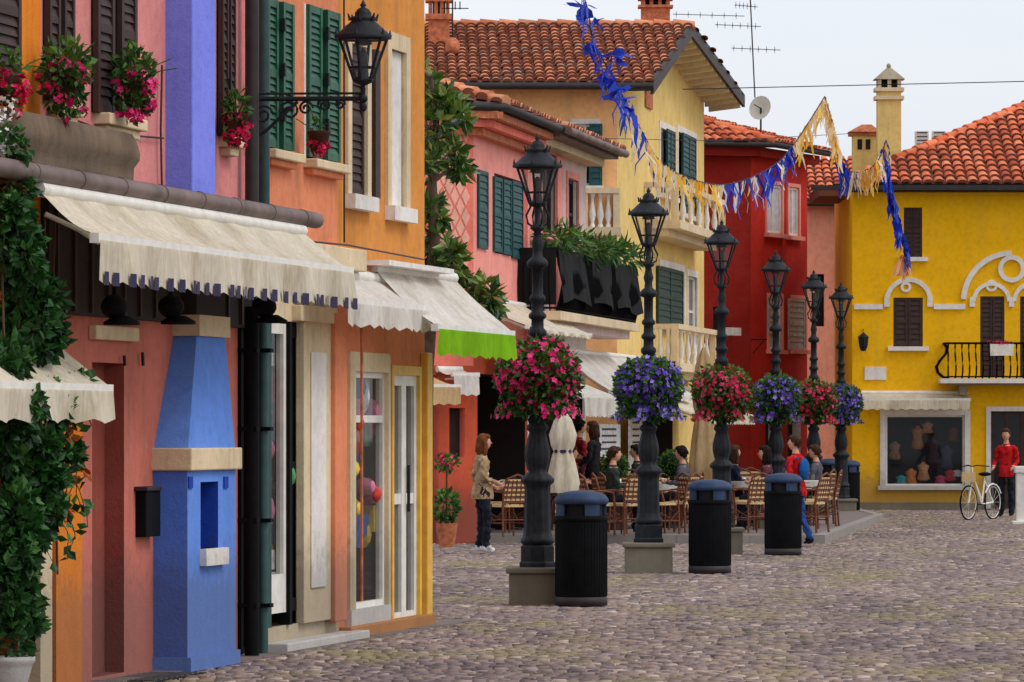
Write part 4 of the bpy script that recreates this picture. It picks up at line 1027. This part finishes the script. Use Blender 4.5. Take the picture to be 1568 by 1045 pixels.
mb=MB(); c=P(1380,392,89)
for k in range(14):
    d=V((random.uniform(-.4,.4),random.uniform(-.4,.4),-1)); sd=rv(); mb.quad(c-sd*.04,c+sd*.04,c+d*.34+sd*.05,c+d*.34-sd*.05,pk,random.random())
mb.obj('ribbon_tassel')

# ================================================================= cafe awnings
awn('cafe_awning',FB,808,905,905,512,.9,860,478,.1,.10,M['cream_cloth'],scal=.3)
awn('cafe_awning',FB,935,1062,1062,606,1.0,940,545,.1,.12,M['white_cloth'],scal=.25)
awn('cafe_awning',FB,892,946,946,608,1.5,880,560,.2,.34,M['white_cloth'],scal=.2)
awn('cafe_awning',FB,1062,1152,1152,636,1.5,1050,595,.2,.20,M['cream_cloth'],scal=.15)
awn('cafe_awning',FS,655,704,680,590,.9,680,575,.05,.30,M['tan_cloth'],scal=.2)
awn('cafe_awning',FS,694,732,712,572,.5,712,566,.05,.34,M['white_cloth'],scal=.12)

# ================================================================= vegetation
mb=MB()
for (x,y,rx,ry,n,o) in ((12,345,30,38,260,.35),(25,400,36,44,320,.35),(55,450,42,40,380,.35),(30,500,38,30,200,.3),(65,520,34,30,260,.35),(15,640,48,60,500,.42),(70,640,32,40,220,.4),(50,720,42,50,460,.42),(20,800,40,60,480,.42),(58,790,32,38,300,.42),(20,880,38,50,400,.42),(30,935,34,34,260,.42),(95,700,20,26,90,.4),(110,590,24,18,80,.35),(10,560,40,30,220,.35)):
    c=FA.p(x,y,o); k=c.y/f
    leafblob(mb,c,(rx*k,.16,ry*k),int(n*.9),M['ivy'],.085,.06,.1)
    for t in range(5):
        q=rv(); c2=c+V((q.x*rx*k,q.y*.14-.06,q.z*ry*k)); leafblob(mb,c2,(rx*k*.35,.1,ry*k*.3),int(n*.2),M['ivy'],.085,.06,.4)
for (x,y) in ((10,290),(0,225)):
    c=FA.p(x,y,.3); leafblob(mb,c,(.18,.12,.12),150,M['ivy'],.08,.05)
wpt=cm('white_petal',C(240,240,230))
flblob(mb,FA.p(8,165,.3),(.08,.1,.08),30,wpt,.02)
flblob(mb,FA.p(5,215,.3),(.08,.1,.08),30,wpt,.02)
al=rndmat('autumn_leaf',[C(130,44,20),C(190,96,24),C(64,84,20)],.6,.2)
for (x,y) in ((105,690),(118,720),(96,670),(90,770)): leafblob(mb,FA.p(x,y,.4),(.06,.1,.08),34,al,.07,.05)
for i in range(5):
    x=8+i*18; mb.tube([FA.p(x+random.uniform(-12,12),y,.33) for y in (330,430,530,640,760,880)],.008,M['bark'],5)
for i in range(16):
    x=random.uniform(60,125); y=random.uniform(560,800); p=FA.p(x,y,.42); pts=[p]
    for k in range(5): pts.append(pts[-1]+V((random.uniform(-.03,.04),0,-.06)))
    mb.tube(pts,.003,M['bark'],4)
    for q in pts: mb.leaf(q,rv()+V((0,0,-.4)),rv(),.09,.06,M['ivy'],random.uniform(.3,1))
mb.obj('climbing_plant')
mb=MB(); c=FA.p(10,1048,.42); c.z=0
mb.lathe([(.12,0),(.14,.03),(.10,.08),(.12,.14),(.15,.25),(.155,.27),(.17,.29),(.17,.32),(.14,.32)],c,M['white'],20,flute=.03,fn=10); leafblob(mb,c+Z*.4,(.15,.15,.14),160,M['ivy'],.08,.06); mb.obj('stone_planter')
def wbox(x,y,n,mat,o=.22,rx=.15,rz=.17):
    mb=MB(); c=FA.p(x,y,o)
    mb.lathe([(.06,-.12),(.085,.02),(.095,.03),(.095,.05)],c-Z*.03,cm('dark_pot',C(70,40,32)),12)
    leafblob(mb,c+Z*.05,(rx,rx*1.2,rz),n,M['leaf'],.065,.045,.2); leafblob(mb,c-Z*.10,(rx*.9,rx,rz*.8),n//2,M['leaf'],.06,.04,.2)
    for i in range(16):
        q=rv(); cc=c+V((q.x*rx*1.05,-abs(q.y)*rx,q.z*rz-.09)); flblob(mb,cc,(.04,.035,.032),10,mat,.022,.6)
    for _ in range(5):
        q=rv(); q.z=abs(q.z); mb.tube([c,c+q*.2,c+q*.32+V((0,0,-.03))],.004,M['leaf'],4)
    mb.obj('flower_pot')
wbox(100,118,340,M['pinkfl'],rx=.16,rz=.2); wbox(205,126,300,M['pinkfl'],rx=.13,rz=.2); wbox(362,178,120,M['redfl'],.18,.08,.13); wbox(10,125,90,M['redfl'],.2,.12,.15)
wbox(488,205,24,M['redfl'],.18,.05,.08)
mb=MB(); c=G(684,838,.12); mb.lathe([(.1,0),(.15,.3),(.16,.32)],c,M['rust'],14); leafblob(mb,c+Z*.55,(.14,.14,.22),220,M['leaf'],.1,.06); leafblob(mb,c+Z*1.15,(.15,.15,.12),110,M['leaf'],.08,.05); flblob(mb,c+Z*1.15,(.16,.16,.12),40,M['redfl'],.03); mb.tube([c+Z*.3,c+Z*1.2],.015,M['bark'],5); mb.obj('potted_flowers')
mb=MB(); base=G(640,895); D=base.y
tr=[base,P(648,700,D),P(652,560,D),P(660,460,D),P(665,380,D),P(662,280,D),P(668,180,D),P(660,120,D)]
mb.tube(tr,[.11,.10,.09,.08,.065,.05,.035,.02],M['bark'],8)
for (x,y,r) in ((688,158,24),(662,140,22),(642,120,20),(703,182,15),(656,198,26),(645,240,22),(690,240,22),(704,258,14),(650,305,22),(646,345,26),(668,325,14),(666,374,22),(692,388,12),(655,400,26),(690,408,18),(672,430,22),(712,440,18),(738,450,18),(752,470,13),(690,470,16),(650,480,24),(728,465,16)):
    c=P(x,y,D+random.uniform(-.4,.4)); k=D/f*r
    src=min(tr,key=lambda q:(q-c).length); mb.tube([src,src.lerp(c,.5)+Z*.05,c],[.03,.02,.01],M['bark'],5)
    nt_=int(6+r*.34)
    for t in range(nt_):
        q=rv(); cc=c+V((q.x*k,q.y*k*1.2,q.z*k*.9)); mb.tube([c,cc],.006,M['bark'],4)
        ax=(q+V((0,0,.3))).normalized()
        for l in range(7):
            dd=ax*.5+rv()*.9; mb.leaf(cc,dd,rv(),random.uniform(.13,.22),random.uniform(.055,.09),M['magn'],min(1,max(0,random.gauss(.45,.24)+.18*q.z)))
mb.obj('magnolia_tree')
def ball(px,py,ybase,r):
    c=G(px,ybase,.12); mb=MB(); mb.lathe([(.16,0),(.2,.42),(.22,.44)],c,M['brown'],12)
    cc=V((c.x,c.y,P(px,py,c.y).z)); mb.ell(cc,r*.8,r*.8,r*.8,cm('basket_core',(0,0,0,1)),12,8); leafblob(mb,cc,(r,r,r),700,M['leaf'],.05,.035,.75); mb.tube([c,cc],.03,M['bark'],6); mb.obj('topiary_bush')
ball(1030,712,806,.24); ball(940,712,812,.22)

# ================================================================= cafe furniture
def chair_mesh():
    mb=MB(); r=M['rattan']; w=.21
    for sx in (-1,1):
        mb.tube([(sx*w,.2,0),(sx*w*.95,.19,.45)],.016,r,6)
        mb.tube([(sx*w,-.22,0),(sx*w*.95,-.19,.45),(sx*w,-.24,.70),(sx*w*.8,-.27,.86),(0,-.29,.92)],.018,r,6)
        mb.tube([(sx*w*1.05,-.22,.66),(sx*w*1.25,-.02,.67),(sx*w*1.15,.16,.64),(sx*w*.95,.19,.45)],.014,r,6)
        mb.tube([(sx*w,.2,.2),(sx*w,-.21,.2)],.01,r,5); mb.tube([(sx*w,.19,.35),(sx*w,.05,.22),(sx*w,-.19,.35)],.009,r,5)
    mb.tube([(-w,.2,.2),(w,.2,.2)],.01,r,5); mb.tube([(-w,-.21,.25),(w,-.21,.25)],.01,r,5)
    vs=[];n=16
    for z in (.44,.48):
        for k in range(n):
            a=2*math.pi*k/n; vs.append((w*1.05*math.copysign(abs(math.cos(a))**.6,math.cos(a)),.21*math.copysign(abs(math.sin(a))**.6,math.sin(a)),z))
    mb.add(vs,[tuple(range(n)),tuple(range(n,2*n))]+[(k,(k+1)%n,(k+1)%n+n,k+n) for k in range(n)],M['weave'])
    for i in range(10):
        z=.5+i*.036; ww=w*.93 if z<.78 else w*(.93-(z-.78)*3.2); y=-.2-(z-.47)*.19
        mb.hexa([(-ww,y-.008,z),(ww,y-.008,z),(ww,y+.008,z),(-ww,y+.008,z),(-ww,y-.008,z+.03),(ww,y-.008,z+.03),(ww,y+.008,z+.03),(-ww,y+.008,z+.03)],M['weave'] if i%2 else r)
    for i in range(5):
        x=-w*.8+i*w*.4; mb.hexa([(x-.01,-.205,.47),(x+.01,-.205,.47),(x+.01,-.19,.47),(x-.01,-.19,.47),(x*.85-.008,-.285,.84),(x*.85+.008,-.285,.84),(x*.85+.008,-.27,.84),(x*.85-.008,-.27,.84)],r)
    return mb.obj('cafe_chair')
c0=chair_mesh(); first=True
def chair(px,py,ang):
    global first
    if first: o=c0; first=False
    else: o=bpy.data.objects.new('cafe_chair',c0.data); sc.collection.objects.link(o)
    g=G(px,py,.12); o.location=g; o.rotation_euler=(0,0,math.radians(ang))
def table(px,py,clo=True):
    c=G(px,py,.12); mb=MB()
    mb.lathe([(.22,0),(.22,.02),(.03,.05),(.025,.70)],c,M['iron'],14)
    mb.lathe([(.36,.70),(.37,.72),(.36,.74),(.01,.742)],c,M['white_cloth'] if clo else M['rattan'],20)
    if clo: mb.lathe([(.39,.60),(.37,.735)],c,M['white_cloth'],24,flute=.04,fn=6)
    mb.lathe([(.03,0),(.035,.08),(.02,.09)],c+V((.1,-.05,.745)),M['lglass'],10); mb.lathe([(.04,0),(.045,.05),(.03,.055)],c+V((-.1,.05,.745)),M['alu'],10)
    mb.obj('cafe_table')
for a in ((757,816,-80),(778,822,30),(797,812,80),(765,806,170),(792,805,200),(945,815,-70),(968,820,20),(1012,818,-60),(1040,816,60),(958,804,160),(1030,803,190),(1132,812,-70),(1152,816,30),(1166,808,90),(1135,800,180),(1226,810,-60),(1240,816,60),(1262,806,80),(1232,800,180),(1055,806,80),(1215,800,200),(1150,797,180),(1000,806,-120),(1110,802,-60),(860,806,-80),(985,797,100),(915,820,-70),(1070,815,-60),(1205,804,-70)): chair(*a)
for a in ((779,811),(957,810),(1026,809),(1148,806),(1236,804),(1000,800),(880,800),(1085,806)): table(*a)
def umbrella(px,ybase,ytop,ybot,mat,r=.15):
    c=G(px,ybase,.12); zt=P(px,ytop,c.y).z-.12; zb_=P(px,ybot,c.y).z-.12; h=zt-zb_
    mb=MB(); mb.tube([c,c+Z*(zt+.06)],.022,M['alu'],8); mb.lathe([(.25,0),(.25,.06),(.05,.08)],c,M['conc'],16)
    mb.lathe([(r*1.0,zb_),(r*1.15,zb_+.12*h),(r*.95,zb_+.3*h),(r*.72,zb_+.46*h),(r*.62,zb_+.5*h),(r*.8,zb_+.56*h),(r*.95,zb_+.7*h),(r*.6,zb_+.88*h),(r*.25,zb_+.97*h),(.02,zt)],c,mat,36,flute=.16,fn=6)
    mb.lathe([(r*.68,zb_+.48*h),(r*.70,zb_+.50*h),(r*.68,zb_+.52*h)],c,M['navy'],20); mb.obj('closed_umbrella')
umbrella(862,822,628,755,M['cream_cloth'],.19); umbrella(1078,808,532,740,M['tan_cloth'],.19)
mb=MB()
for (x0,x1,y0,y1,col) in ((918,950,650,700,C(230,230,230)),(965,985,640,740,C(235,232,226))):
    FB.pbox(mb,x0,x1,y0,y1,.2,.24,cm('board%d'%x0,col)); 
    for i in range(4): FB.pbox(mb,x0+4,x1-6,y0+6+i*10,y0+9+i*10,.24,.246,cm('board_text',C(90,70,60)))
mb.obj('menu_board')
mb=MB(); FA.box(mb,uA(402),uA(530),-.02,.07,.0,.2,M['white']); mb.obj('door_step',bevel=.01)
mb=MB(); r0=uA(150);r1=uA(225)
for i in range(9): FA.box(mb,r0+(r1-r0)*i/9,r0+(r1-r0)*i/9+.05,-.01,.012,.05,.40,M['mfloor'])
FA.box(mb,r0-.05,r1+.05,-.02,.006,.03,.42,M['dark']); mb.obj('drain_grate')
mb=MB()
for i in range(26):
    a=uA(-50)+i*.55; FA.box(mb,a,a+.53,-.03,.008+random.uniform(0,.004),.0,.22,pv)
mb.obj('edge_paving')
mb=MB(); c=G(1566,803); mb.box(c.x-.12,c.x+.35,c.y,c.y+.12,.0,1.0,M['alu']); mb.box(c.x-.15,c.x+.38,c.y-.03,c.y+.15,.92,1.05,M['white']); mb.box(c.x-.2,c.x+.42,c.y-.1,c.y+.22,-.01,.06,M['alu']); mb.obj('display_stand',bevel=.02)
def bike():
    mb=MB(); c=G(1483,796); r=.32; wb=.98
    d=V((.55,.83,0)); ax=d
    A=c+Z*r; B=c+d*wb+Z*r
    for w in (A,B):
        mb.tube([w+ax*r*math.cos(t*pi/14)+Z*r*math.sin(t*pi/14) for t in range(28)],.018,M['black'],6,closed=True)
        mb.tube([w+ax*(r-.02)*math.cos(t*pi/14)+Z*(r-.02)*math.sin(t*pi/14) for t in range(28)],.009,M['alu'],5,closed=True)
        for t in range(12): mb.tube([w,w+ax*r*math.cos(t*pi/6)+Z*r*math.sin(t*pi/6)],.0025,M['alu'],3)
    bb=A+d*.52-Z*.04; seat=A+d*.66+Z*.5; head=A+d*.16+Z*.55; W=M['alu']
    for p,q in ((head,bb),(bb,seat),(seat-Z*.1,B),(bb,B),(head,A),(head-Z*.03,bb+Z*.1)): mb.tube([p,q],.018,W,6)
    mb.tube([head,head+Z*.14],.014,W,6); sd=ax.cross(Z).normalized()
    mb.tube([head+Z*.14-sd*.28+ax*.16,head+Z*.16-sd*.1,head+Z*.14,head+Z*.16+sd*.1,head+Z*.14+sd*.28+ax*.16],.012,M['black'],6)
    mb.ell(seat+Z*.04,.13,.1,.04,M['black'],10,6); mb.lathe([(.08,-.01),(.08,.01)],bb,M['iron'],12)
    mb.tube([bb-sd*.09-Z*.15,bb-sd*.09,bb+sd*.09,bb+sd*.09+Z*.15],.01,M['iron'],5)
    for a in range(6): 
        t0=.5+a*.35; t1=t0+.35; 
        mb.tube([B+ax*(r+.03)*math.cos(t0)+Z*(r+.03)*math.sin(t0),B+ax*(r+.03)*math.cos(t1)+Z*(r+.03)*math.sin(t1)],.02,W,5)
    mb.box(A.x-.13,A.x+.13,A.y-.1,A.y+.1,.72,.9,M['weave']); mb.obj('bicycle')
bike()

# ================================================================= people
def figure(name,base,yaw,H,J,top,pants,shoe,hair,longhair=False,headdir=0,extra=None,shirt=None):
    j=dict(pel=(0,0,.93),spn=(0,0,1.08),chs=(0,.005,1.26),nb=(0,-.005,1.40),nk=(0,.01,1.48),hd=(0,.02,1.54),
      sl=(-.165,0,1.36),el=(-.22,-.02,1.09),wl=(-.23,.06,.86),sr=(.165,0,1.36),er=(.22,-.02,1.09),wr=(.23,.06,.86),
      hl=(-.09,0,.89),kl=(-.10,.02,.49),al=(-.10,-.02,.09),hr=(.09,0,.89),kr=(.10,.02,.49),ar=(.10,-.02,.09))
    j.update(J); j={k:V(v) for k,v in j.items()}
    vs=[];rd=[];ed=[];lab=[];ix={}
    def av(k,p,r): ix[k]=len(vs); vs.append(V(p)); rd.append(r if isinstance(r,tuple) else (r,r))
    def e(a,b,l): ed.append((ix[a],ix[b])); lab.append(l)
    av('pel',j['pel'],(.15,.11));av('spn',j['spn'],(.125,.095));av('chs',j['chs'],(.15,.11));av('nb',j['nb'],(.08,.065));av('nk',j['nk'],.050);av('hd',j['hd'],.048)
    e('pel','spn','top');e('spn','chs','top');e('chs','nb','top');e('nb','nk','skin');e('nk','hd','skin')
    for s in 'lr':
        S=j['s'+s];E=j['e'+s];Wr=j['w'+s]
        av('s'+s,S,.062);av('e'+s,E,.048);av('w'+s,Wr,.032); d=(Wr-E).normalized(); pa=Wr+d*.06; av('p'+s,pa,(.034,.02))
        e('chs','s'+s,'top');e('s'+s,'e'+s,'top');e('e'+s,'w'+s,'top');e('w'+s,'p'+s,'skin')
        sd=d.cross(V((1,0,.2))).normalized(); bn=sd.cross(d)
        for q,(o,l) in enumerate(((-.028,.065),(-.009,.078),(.010,.074),(.028,.058))):
            a=pa+sd*o+d*l*.5+bn*.008; b=pa+sd*o*1.15+d*l+bn*.022; av('f%d%s'%(q,s),a,.0095); av('g%d%s'%(q,s),b,.008); e('p'+s,'f%d%s'%(q,s),'skin'); e('f%d%s'%(q,s),'g%d%s'%(q,s),'skin')
        a=Wr+d*.025+sd*-.035+bn*.01; b=Wr+d*.06+sd*-.055+bn*.025; av('t1'+s,a,.011);av('t2'+s,b,.009); e('w'+s,'t1'+s,'skin'); e('t1'+s,'t2'+s,'skin')
        av('h'+s,j['h'+s],.092);av('k'+s,j['k'+s],.062);av('a'+s,j['a'+s],.046)
        fw=V((0,1,0)); av('to'+s,j['a'+s]+fw*.14+V((0,0,-.05)),(.040,.030)); av('he'+s,j['a'+s]+V((0,-.04,-.045)),.036)
        mid=(j['h'+s]+j['k'+s])/2; av('m'+s,mid,.082); cf=j['k'+s].lerp(j['a'+s],.35); av('c'+s,cf,.058)
        e('pel','h'+s,'pants');e('h'+s,'m'+s,'pants');e('m'+s,'k'+s,'pants');e('k'+s,'c'+s,'pants');e('c'+s,'a'+s,'pants');e('a'+s,'to'+s,'shoe');e('a'+s,'he'+s,'shoe')
    me=bpy.data.meshes.new('sk'); me.from_pydata(vs,ed,[]); o=bpy.data.objects.new('sk',me); sc.collection.objects.link(o)
    o.modifiers.new('s','SKIN'); sv=me.skin_vertices[0].data
    for i,r in enumerate(rd): sv[i].radius=r; sv[i].use_root=(i==0)
    sb=o.modifiers.new('u','SUBSURF'); sb.levels=2; sb.render_levels=2
    dg=bpy.context.evaluated_depsgraph_get(); dg.update(); em=bpy.data.meshes.new_from_object(o.evaluated_get(dg))
    mb=MB(); k=H/1.70
    mb.M=Matrix.Translation(base)@Matrix.Rotation(yaw,4,'Z')@Matrix.Scale(k,4)
    mt={'top':top,'skin':M['skin'],'pants':pants,'shoe':shoe}
    co=[v.co.copy() for v in em.vertices]; nr=[v.normal.copy() for v in em.vertices]
    for i in range(len(co)):
        p=co[i]; rr=min((p-V(vs[ix['p'+s]])).length for s in 'lr')
        if rr>.13 and p.z<j['nb'].z: co[i]=p+nr[i]*(.011*math.sin(p.z*58+p.x*30+4*math.sin(p.y*22))+.008*math.sin(p.z*23-p.x*41))
    A=np.array([vs[a] for a,b in ed]);B=np.array([vs[b] for a,b in ed]); AB=B-A; L2=(AB**2).sum(1)
    groups={}
    for p in em.polygons:
        c=np.array(p.center); t=np.clip(((c-A)*AB).sum(1)/L2,0,1); d=np.linalg.norm(A+AB*t[:,None]-c,axis=1); g=lab[int(d.argmin())]
        if shirt and g=='top' and abs(c[0])<.045 and c[1]>.04: g='shirt'
        groups.setdefault(g,[]).append(tuple(p.vertices))
    mt['shirt']=shirt
    for g,fs in groups.items():
        used=sorted({i for q in fs for i in q}); mp={a:i for i,a in enumerate(used)}
        mb.add([co[i] for i in used],[tuple(mp[i] for i in q) for q in fs],mt[g],smooth=True)
    bpy.data.objects.remove(o)
    if j['pel'].z>.8: mb.lathe([(.158,-.02),(.165,.02),(.158,.08),(.135,.2)],j['pel']+V((0,0,-.12)),top,24,flute=.05,fn=5)
    mb.lathe([(.085,-.03),(.078,.02),(.062,.045)],j['nb'],top,14)
    old=mb.M; hp=j['hd']+V((0,.015,.065)); mb.M=old@Matrix.Translation(hp)@Matrix.Rotation(headdir,4,'Z')
    def hf(x,y,z):
        if z<0: x*=1-.32*z*z; y=y*(1-.12*z*z)+(.1*-z if y>0 else 0)
        return x,y,z
    mb.ell((0,0,0),.074,.092,.115,M['skin'],18,12,hf)
    mb.tube([(0,.085,.02),(0,.108,-.018),(0,.09,-.026)],[.007,.013,.008],M['skin'],6)
    for sx in (-1,1):
        mb.ell((sx*.03,.083,.012),.012,.008,.007,M['alu'],8,5); mb.ell((sx*.03,.089,.012),.005,.004,.005,M['black'],6,4); mb.ell((sx*.03,.087,.032),.016,.005,.003,hair,8,4); mb.ell((sx*.074,-.005,0),.01,.02,.03,M['skin'],8,6)
    mb.ell((0,.09,-.052),.022,.008,.006,cm('lips',C(170,80,76)),8,5)
    mb.ell((0,-.022,.028),.084,.092,.108,hair,18,12); mb.ell((0,.03,.082),.07,.06,.045,hair,14,8)
    if longhair:
        mb.ell((0,-.07,-.07),.088,.055,.16,hair,14,10); 
        for sx in (-1,1): mb.ell((sx*.066,-.01,-.07),.026,.05,.13,hair,10,8)
    else: mb.ell((0,-.075,-.02),.06,.035,.06,hair,12,8)
    for i in range(60):   # loose strands
        an=random.uniform(0,2*pi); s0=V((math.cos(an)*.08,-.03+math.sin(an)*.08,.06))
        if s0.y>.03: continue
        L_=.2 if longhair else .07; mb.tube([s0,s0+V((s0.x*.25,-.012,-L_*.5)),s0+V((s0.x*.2+random.uniform(-.01,.01),-.02,-L_))],.005,hair,3)
    mb.M=old
    if extra: extra(mb)
    return mb.obj(name)
hb=cm('brown_hair',C(70,44,30)); hd_=cm('dark_hair',C(30,22,20)); hl_=cm('auburn_hair',C(110,62,34))
dk=cm('dark_trousers',C(26,28,40)); bj=plain('beige_jacket',C(168,140,106),.9,var=.3,scale=14,spec=.1); sh=cm('white_shoes',C(220,218,214)); rj=plain('red_jacket',C(188,30,34),.9,var=.35,scale=12,spec=.1); bk=cm('black_jacket',C(28,26,30)); bt=plain('denim',C(44,72,132),.9,var=.35,scale=18,spec=.1); bsh=cm('black_shoes',C(20,18,18)); ws_=cm('white_shirt',C(220,216,210))
def bag(mb):
    mb.ell((.2,-.02,.86),.05,.13,.11,cm('leather_bag',C(60,40,30)),12,8); mb.tube([(.2,-.08,.94),(.14,-.06,1.2),(.08,-.02,1.42)],.009,M['leather_bag'],5); mb.tube([(.2,.05,.94),(.16,.08,1.2),(.08,.03,1.42)],.009,M['leather_bag'],5)
figure('woman',G(738,848),math.radians(-75),1.62,dict(er=(.22,-.05,1.10),wr=(.10,.2,1.02),el=(-.21,-.08,1.10),wl=(-.10,.18,.98),kl=(-.10,.03,.49),ar=(.10,.03,.09),kr=(.10,.06,.49)),bj,dk,sh,hl_,True,0,None,ws_)
seat=dict(pel=(0,0,.56),spn=(0,0,.70),chs=(0,.02,.88),nb=(0,.02,1.02),nk=(0,.03,1.10),hd=(0,.045,1.16),sl=(-.165,.02,.98),el=(-.21,.06,.74),wl=(-.12,.26,.76),sr=(.165,.02,.98),er=(.21,.06,.74),wr=(.12,.26,.76),hl=(-.09,.02,.53),kl=(-.11,.42,.52),al=(-.11,.40,.09),hr=(.09,.02,.53),kr=(.11,.42,.52),ar=(.11,.40,.09))
def seated(px,py,ang,top,hair,lh): 
    chair(px,py,ang); figure('seated_person',G(px,py,.12),math.radians(ang),1.68,seat,top,dk,bsh,hair,lh,random.uniform(-.3,.3))
seated(786,802,-60,bk,hd_,True); seated(936,818,-80,cm('green_top',C(48,56,48)),hb,False); seated(1048,812,75,cm('grey_top',C(84,84,92)),hd_,False); seated(1120,806,-70,cm('navy_top',C(30,36,64)),hb,True); seated(1176,812,80,cm('plum_top',C(90,44,58)),hd_,True); seated(870,812,-80,cm('dark_red_top',C(130,24,30)),hb,False)
seated(978,800,70,bk,hd_,False); seated(1252,803,70,cm('grey_top',C(84,84,92)),hb,False); seated(762,808,-80,cm('navy_top',C(30,36,64)),hd_,False)
figure('standing_woman',G(910,806,.12),math.radians(70),1.70,dict(er=(.22,.02,1.10),wr=(.06,.24,1.12),el=(-.22,.02,1.10),wl=(-.12,.22,1.0)),bk,bk,bsh,hb,True,0)
figure('standing_man',G(886,803,.12),math.radians(-60),1.72,dict(er=(.22,-.02,1.10),wr=(.1,.2,1.0)),M['dark_red_top'],dk,bsh,hd_,False,0)
def pack(mb): mb.ell((0,-.15,1.2),.12,.07,.17,cm('blue_backpack',C(24,84,150)),12,8); mb.tube([(-.1,-.1,1.36),(-.1,.08,1.38),(-.1,.13,1.2)],.02,M['blue_backpack'],6); mb.tube([(.1,-.1,1.36),(.1,.08,1.38),(.1,.13,1.2)],.02,M['blue_backpack'],6)
figure('person_in_red_jacket',G(1219,837),math.radians(55),1.60,dict(kl=(-.10,.10,.50),al=(-.10,.06,.09),kr=(.10,-.02,.49),ar=(.10,-.22,.11),er=(.24,-.04,1.10),wr=(.24,.16,.98)),rj,bt,bsh,hb,False,.3,pack)
figure('person_in_red_jacket',G(1541,792),math.radians(160),1.70,dict(wl=(-.2,.22,.98),wr=(.2,.22,.98)),rj,dk,bsh,hb,False,0)

# ================================================================= light, sky, camera
w=bpy.data.worlds.new('World'); sc.world=w; w.use_nodes=True; nt=w.node_tree; nt.nodes.clear()
out=nt.nodes.new('ShaderNodeOutputWorld'); sky=nt.nodes.new('ShaderNodeTexSky'); sky.sky_type='NISHITA'; sky.sun_disc=False
EL=math.radians(52); RO=math.radians(112); sky.sun_elevation=EL; sky.sun_rotation=RO; sky.dust_density=4; sky.air_density=1
b1=nt.nodes.new('ShaderNodeBackground'); nt.links.new(sky.outputs[0],b1.inputs[0]); b1.inputs[1].default_value=.05
tc=nt.nodes.new('ShaderNodeTexCoord'); mp=nt.nodes.new('ShaderNodeMapping'); mp.inputs['Scale'].default_value=(3,3,9); nt.links.new(tc.outputs['Generated'],mp.inputs[0])
n=nt.nodes.new('ShaderNodeTexNoise'); n.inputs['Scale'].default_value=1.2; n.inputs['Detail'].default_value=6; nt.links.new(mp.outputs[0],n.inputs[0])
r=nt.nodes.new('ShaderNodeValToRGB'); r.color_ramp.elements[0].position=.3; r.color_ramp.elements[0].color=(.68,.72,.80,1); r.color_ramp.elements[1].position=.7; r.color_ramp.elements[1].color=(.80,.82,.86,1); nt.links.new(n.outputs[0],r.inputs[0])
b2=nt.nodes.new('ShaderNodeBackground'); nt.links.new(r.outputs[0],b2.inputs[0]); b2.inputs[1].default_value=1.0
ad=nt.nodes.new('ShaderNodeAddShader'); nt.links.new(b1.outputs[0],ad.inputs[0]); nt.links.new(b2.outputs[0],ad.inputs[1]); nt.links.new(ad.outputs[0],out.inputs[0])
sl=bpy.data.lights.new('sun','SUN'); sl.energy=.95; sl.angle=math.radians(22); sl.color=(1,.98,.95)
so=bpy.data.objects.new('sun',sl); sc.collection.objects.link(so)
sd=V((math.sin(RO)*math.cos(EL),math.cos(RO)*math.cos(EL),math.sin(EL)))
so.rotation_euler=sd.to_track_quat('Z','Y').to_euler()
cam=bpy.data.cameras.new('camera'); co=bpy.data.objects.new('camera',cam); sc.collection.objects.link(co); sc.camera=co
co.location=(0,0,CH); co.rotation_euler=(math.radians(90),0,0); cam.lens=180; cam.sensor_width=36; cam.shift_y=136.5/1568; cam.clip_start=.5; cam.clip_end=2000
sc.view_settings.view_transform='Standard'; sc.view_settings.look='None'; sc.view_settings.exposure=0
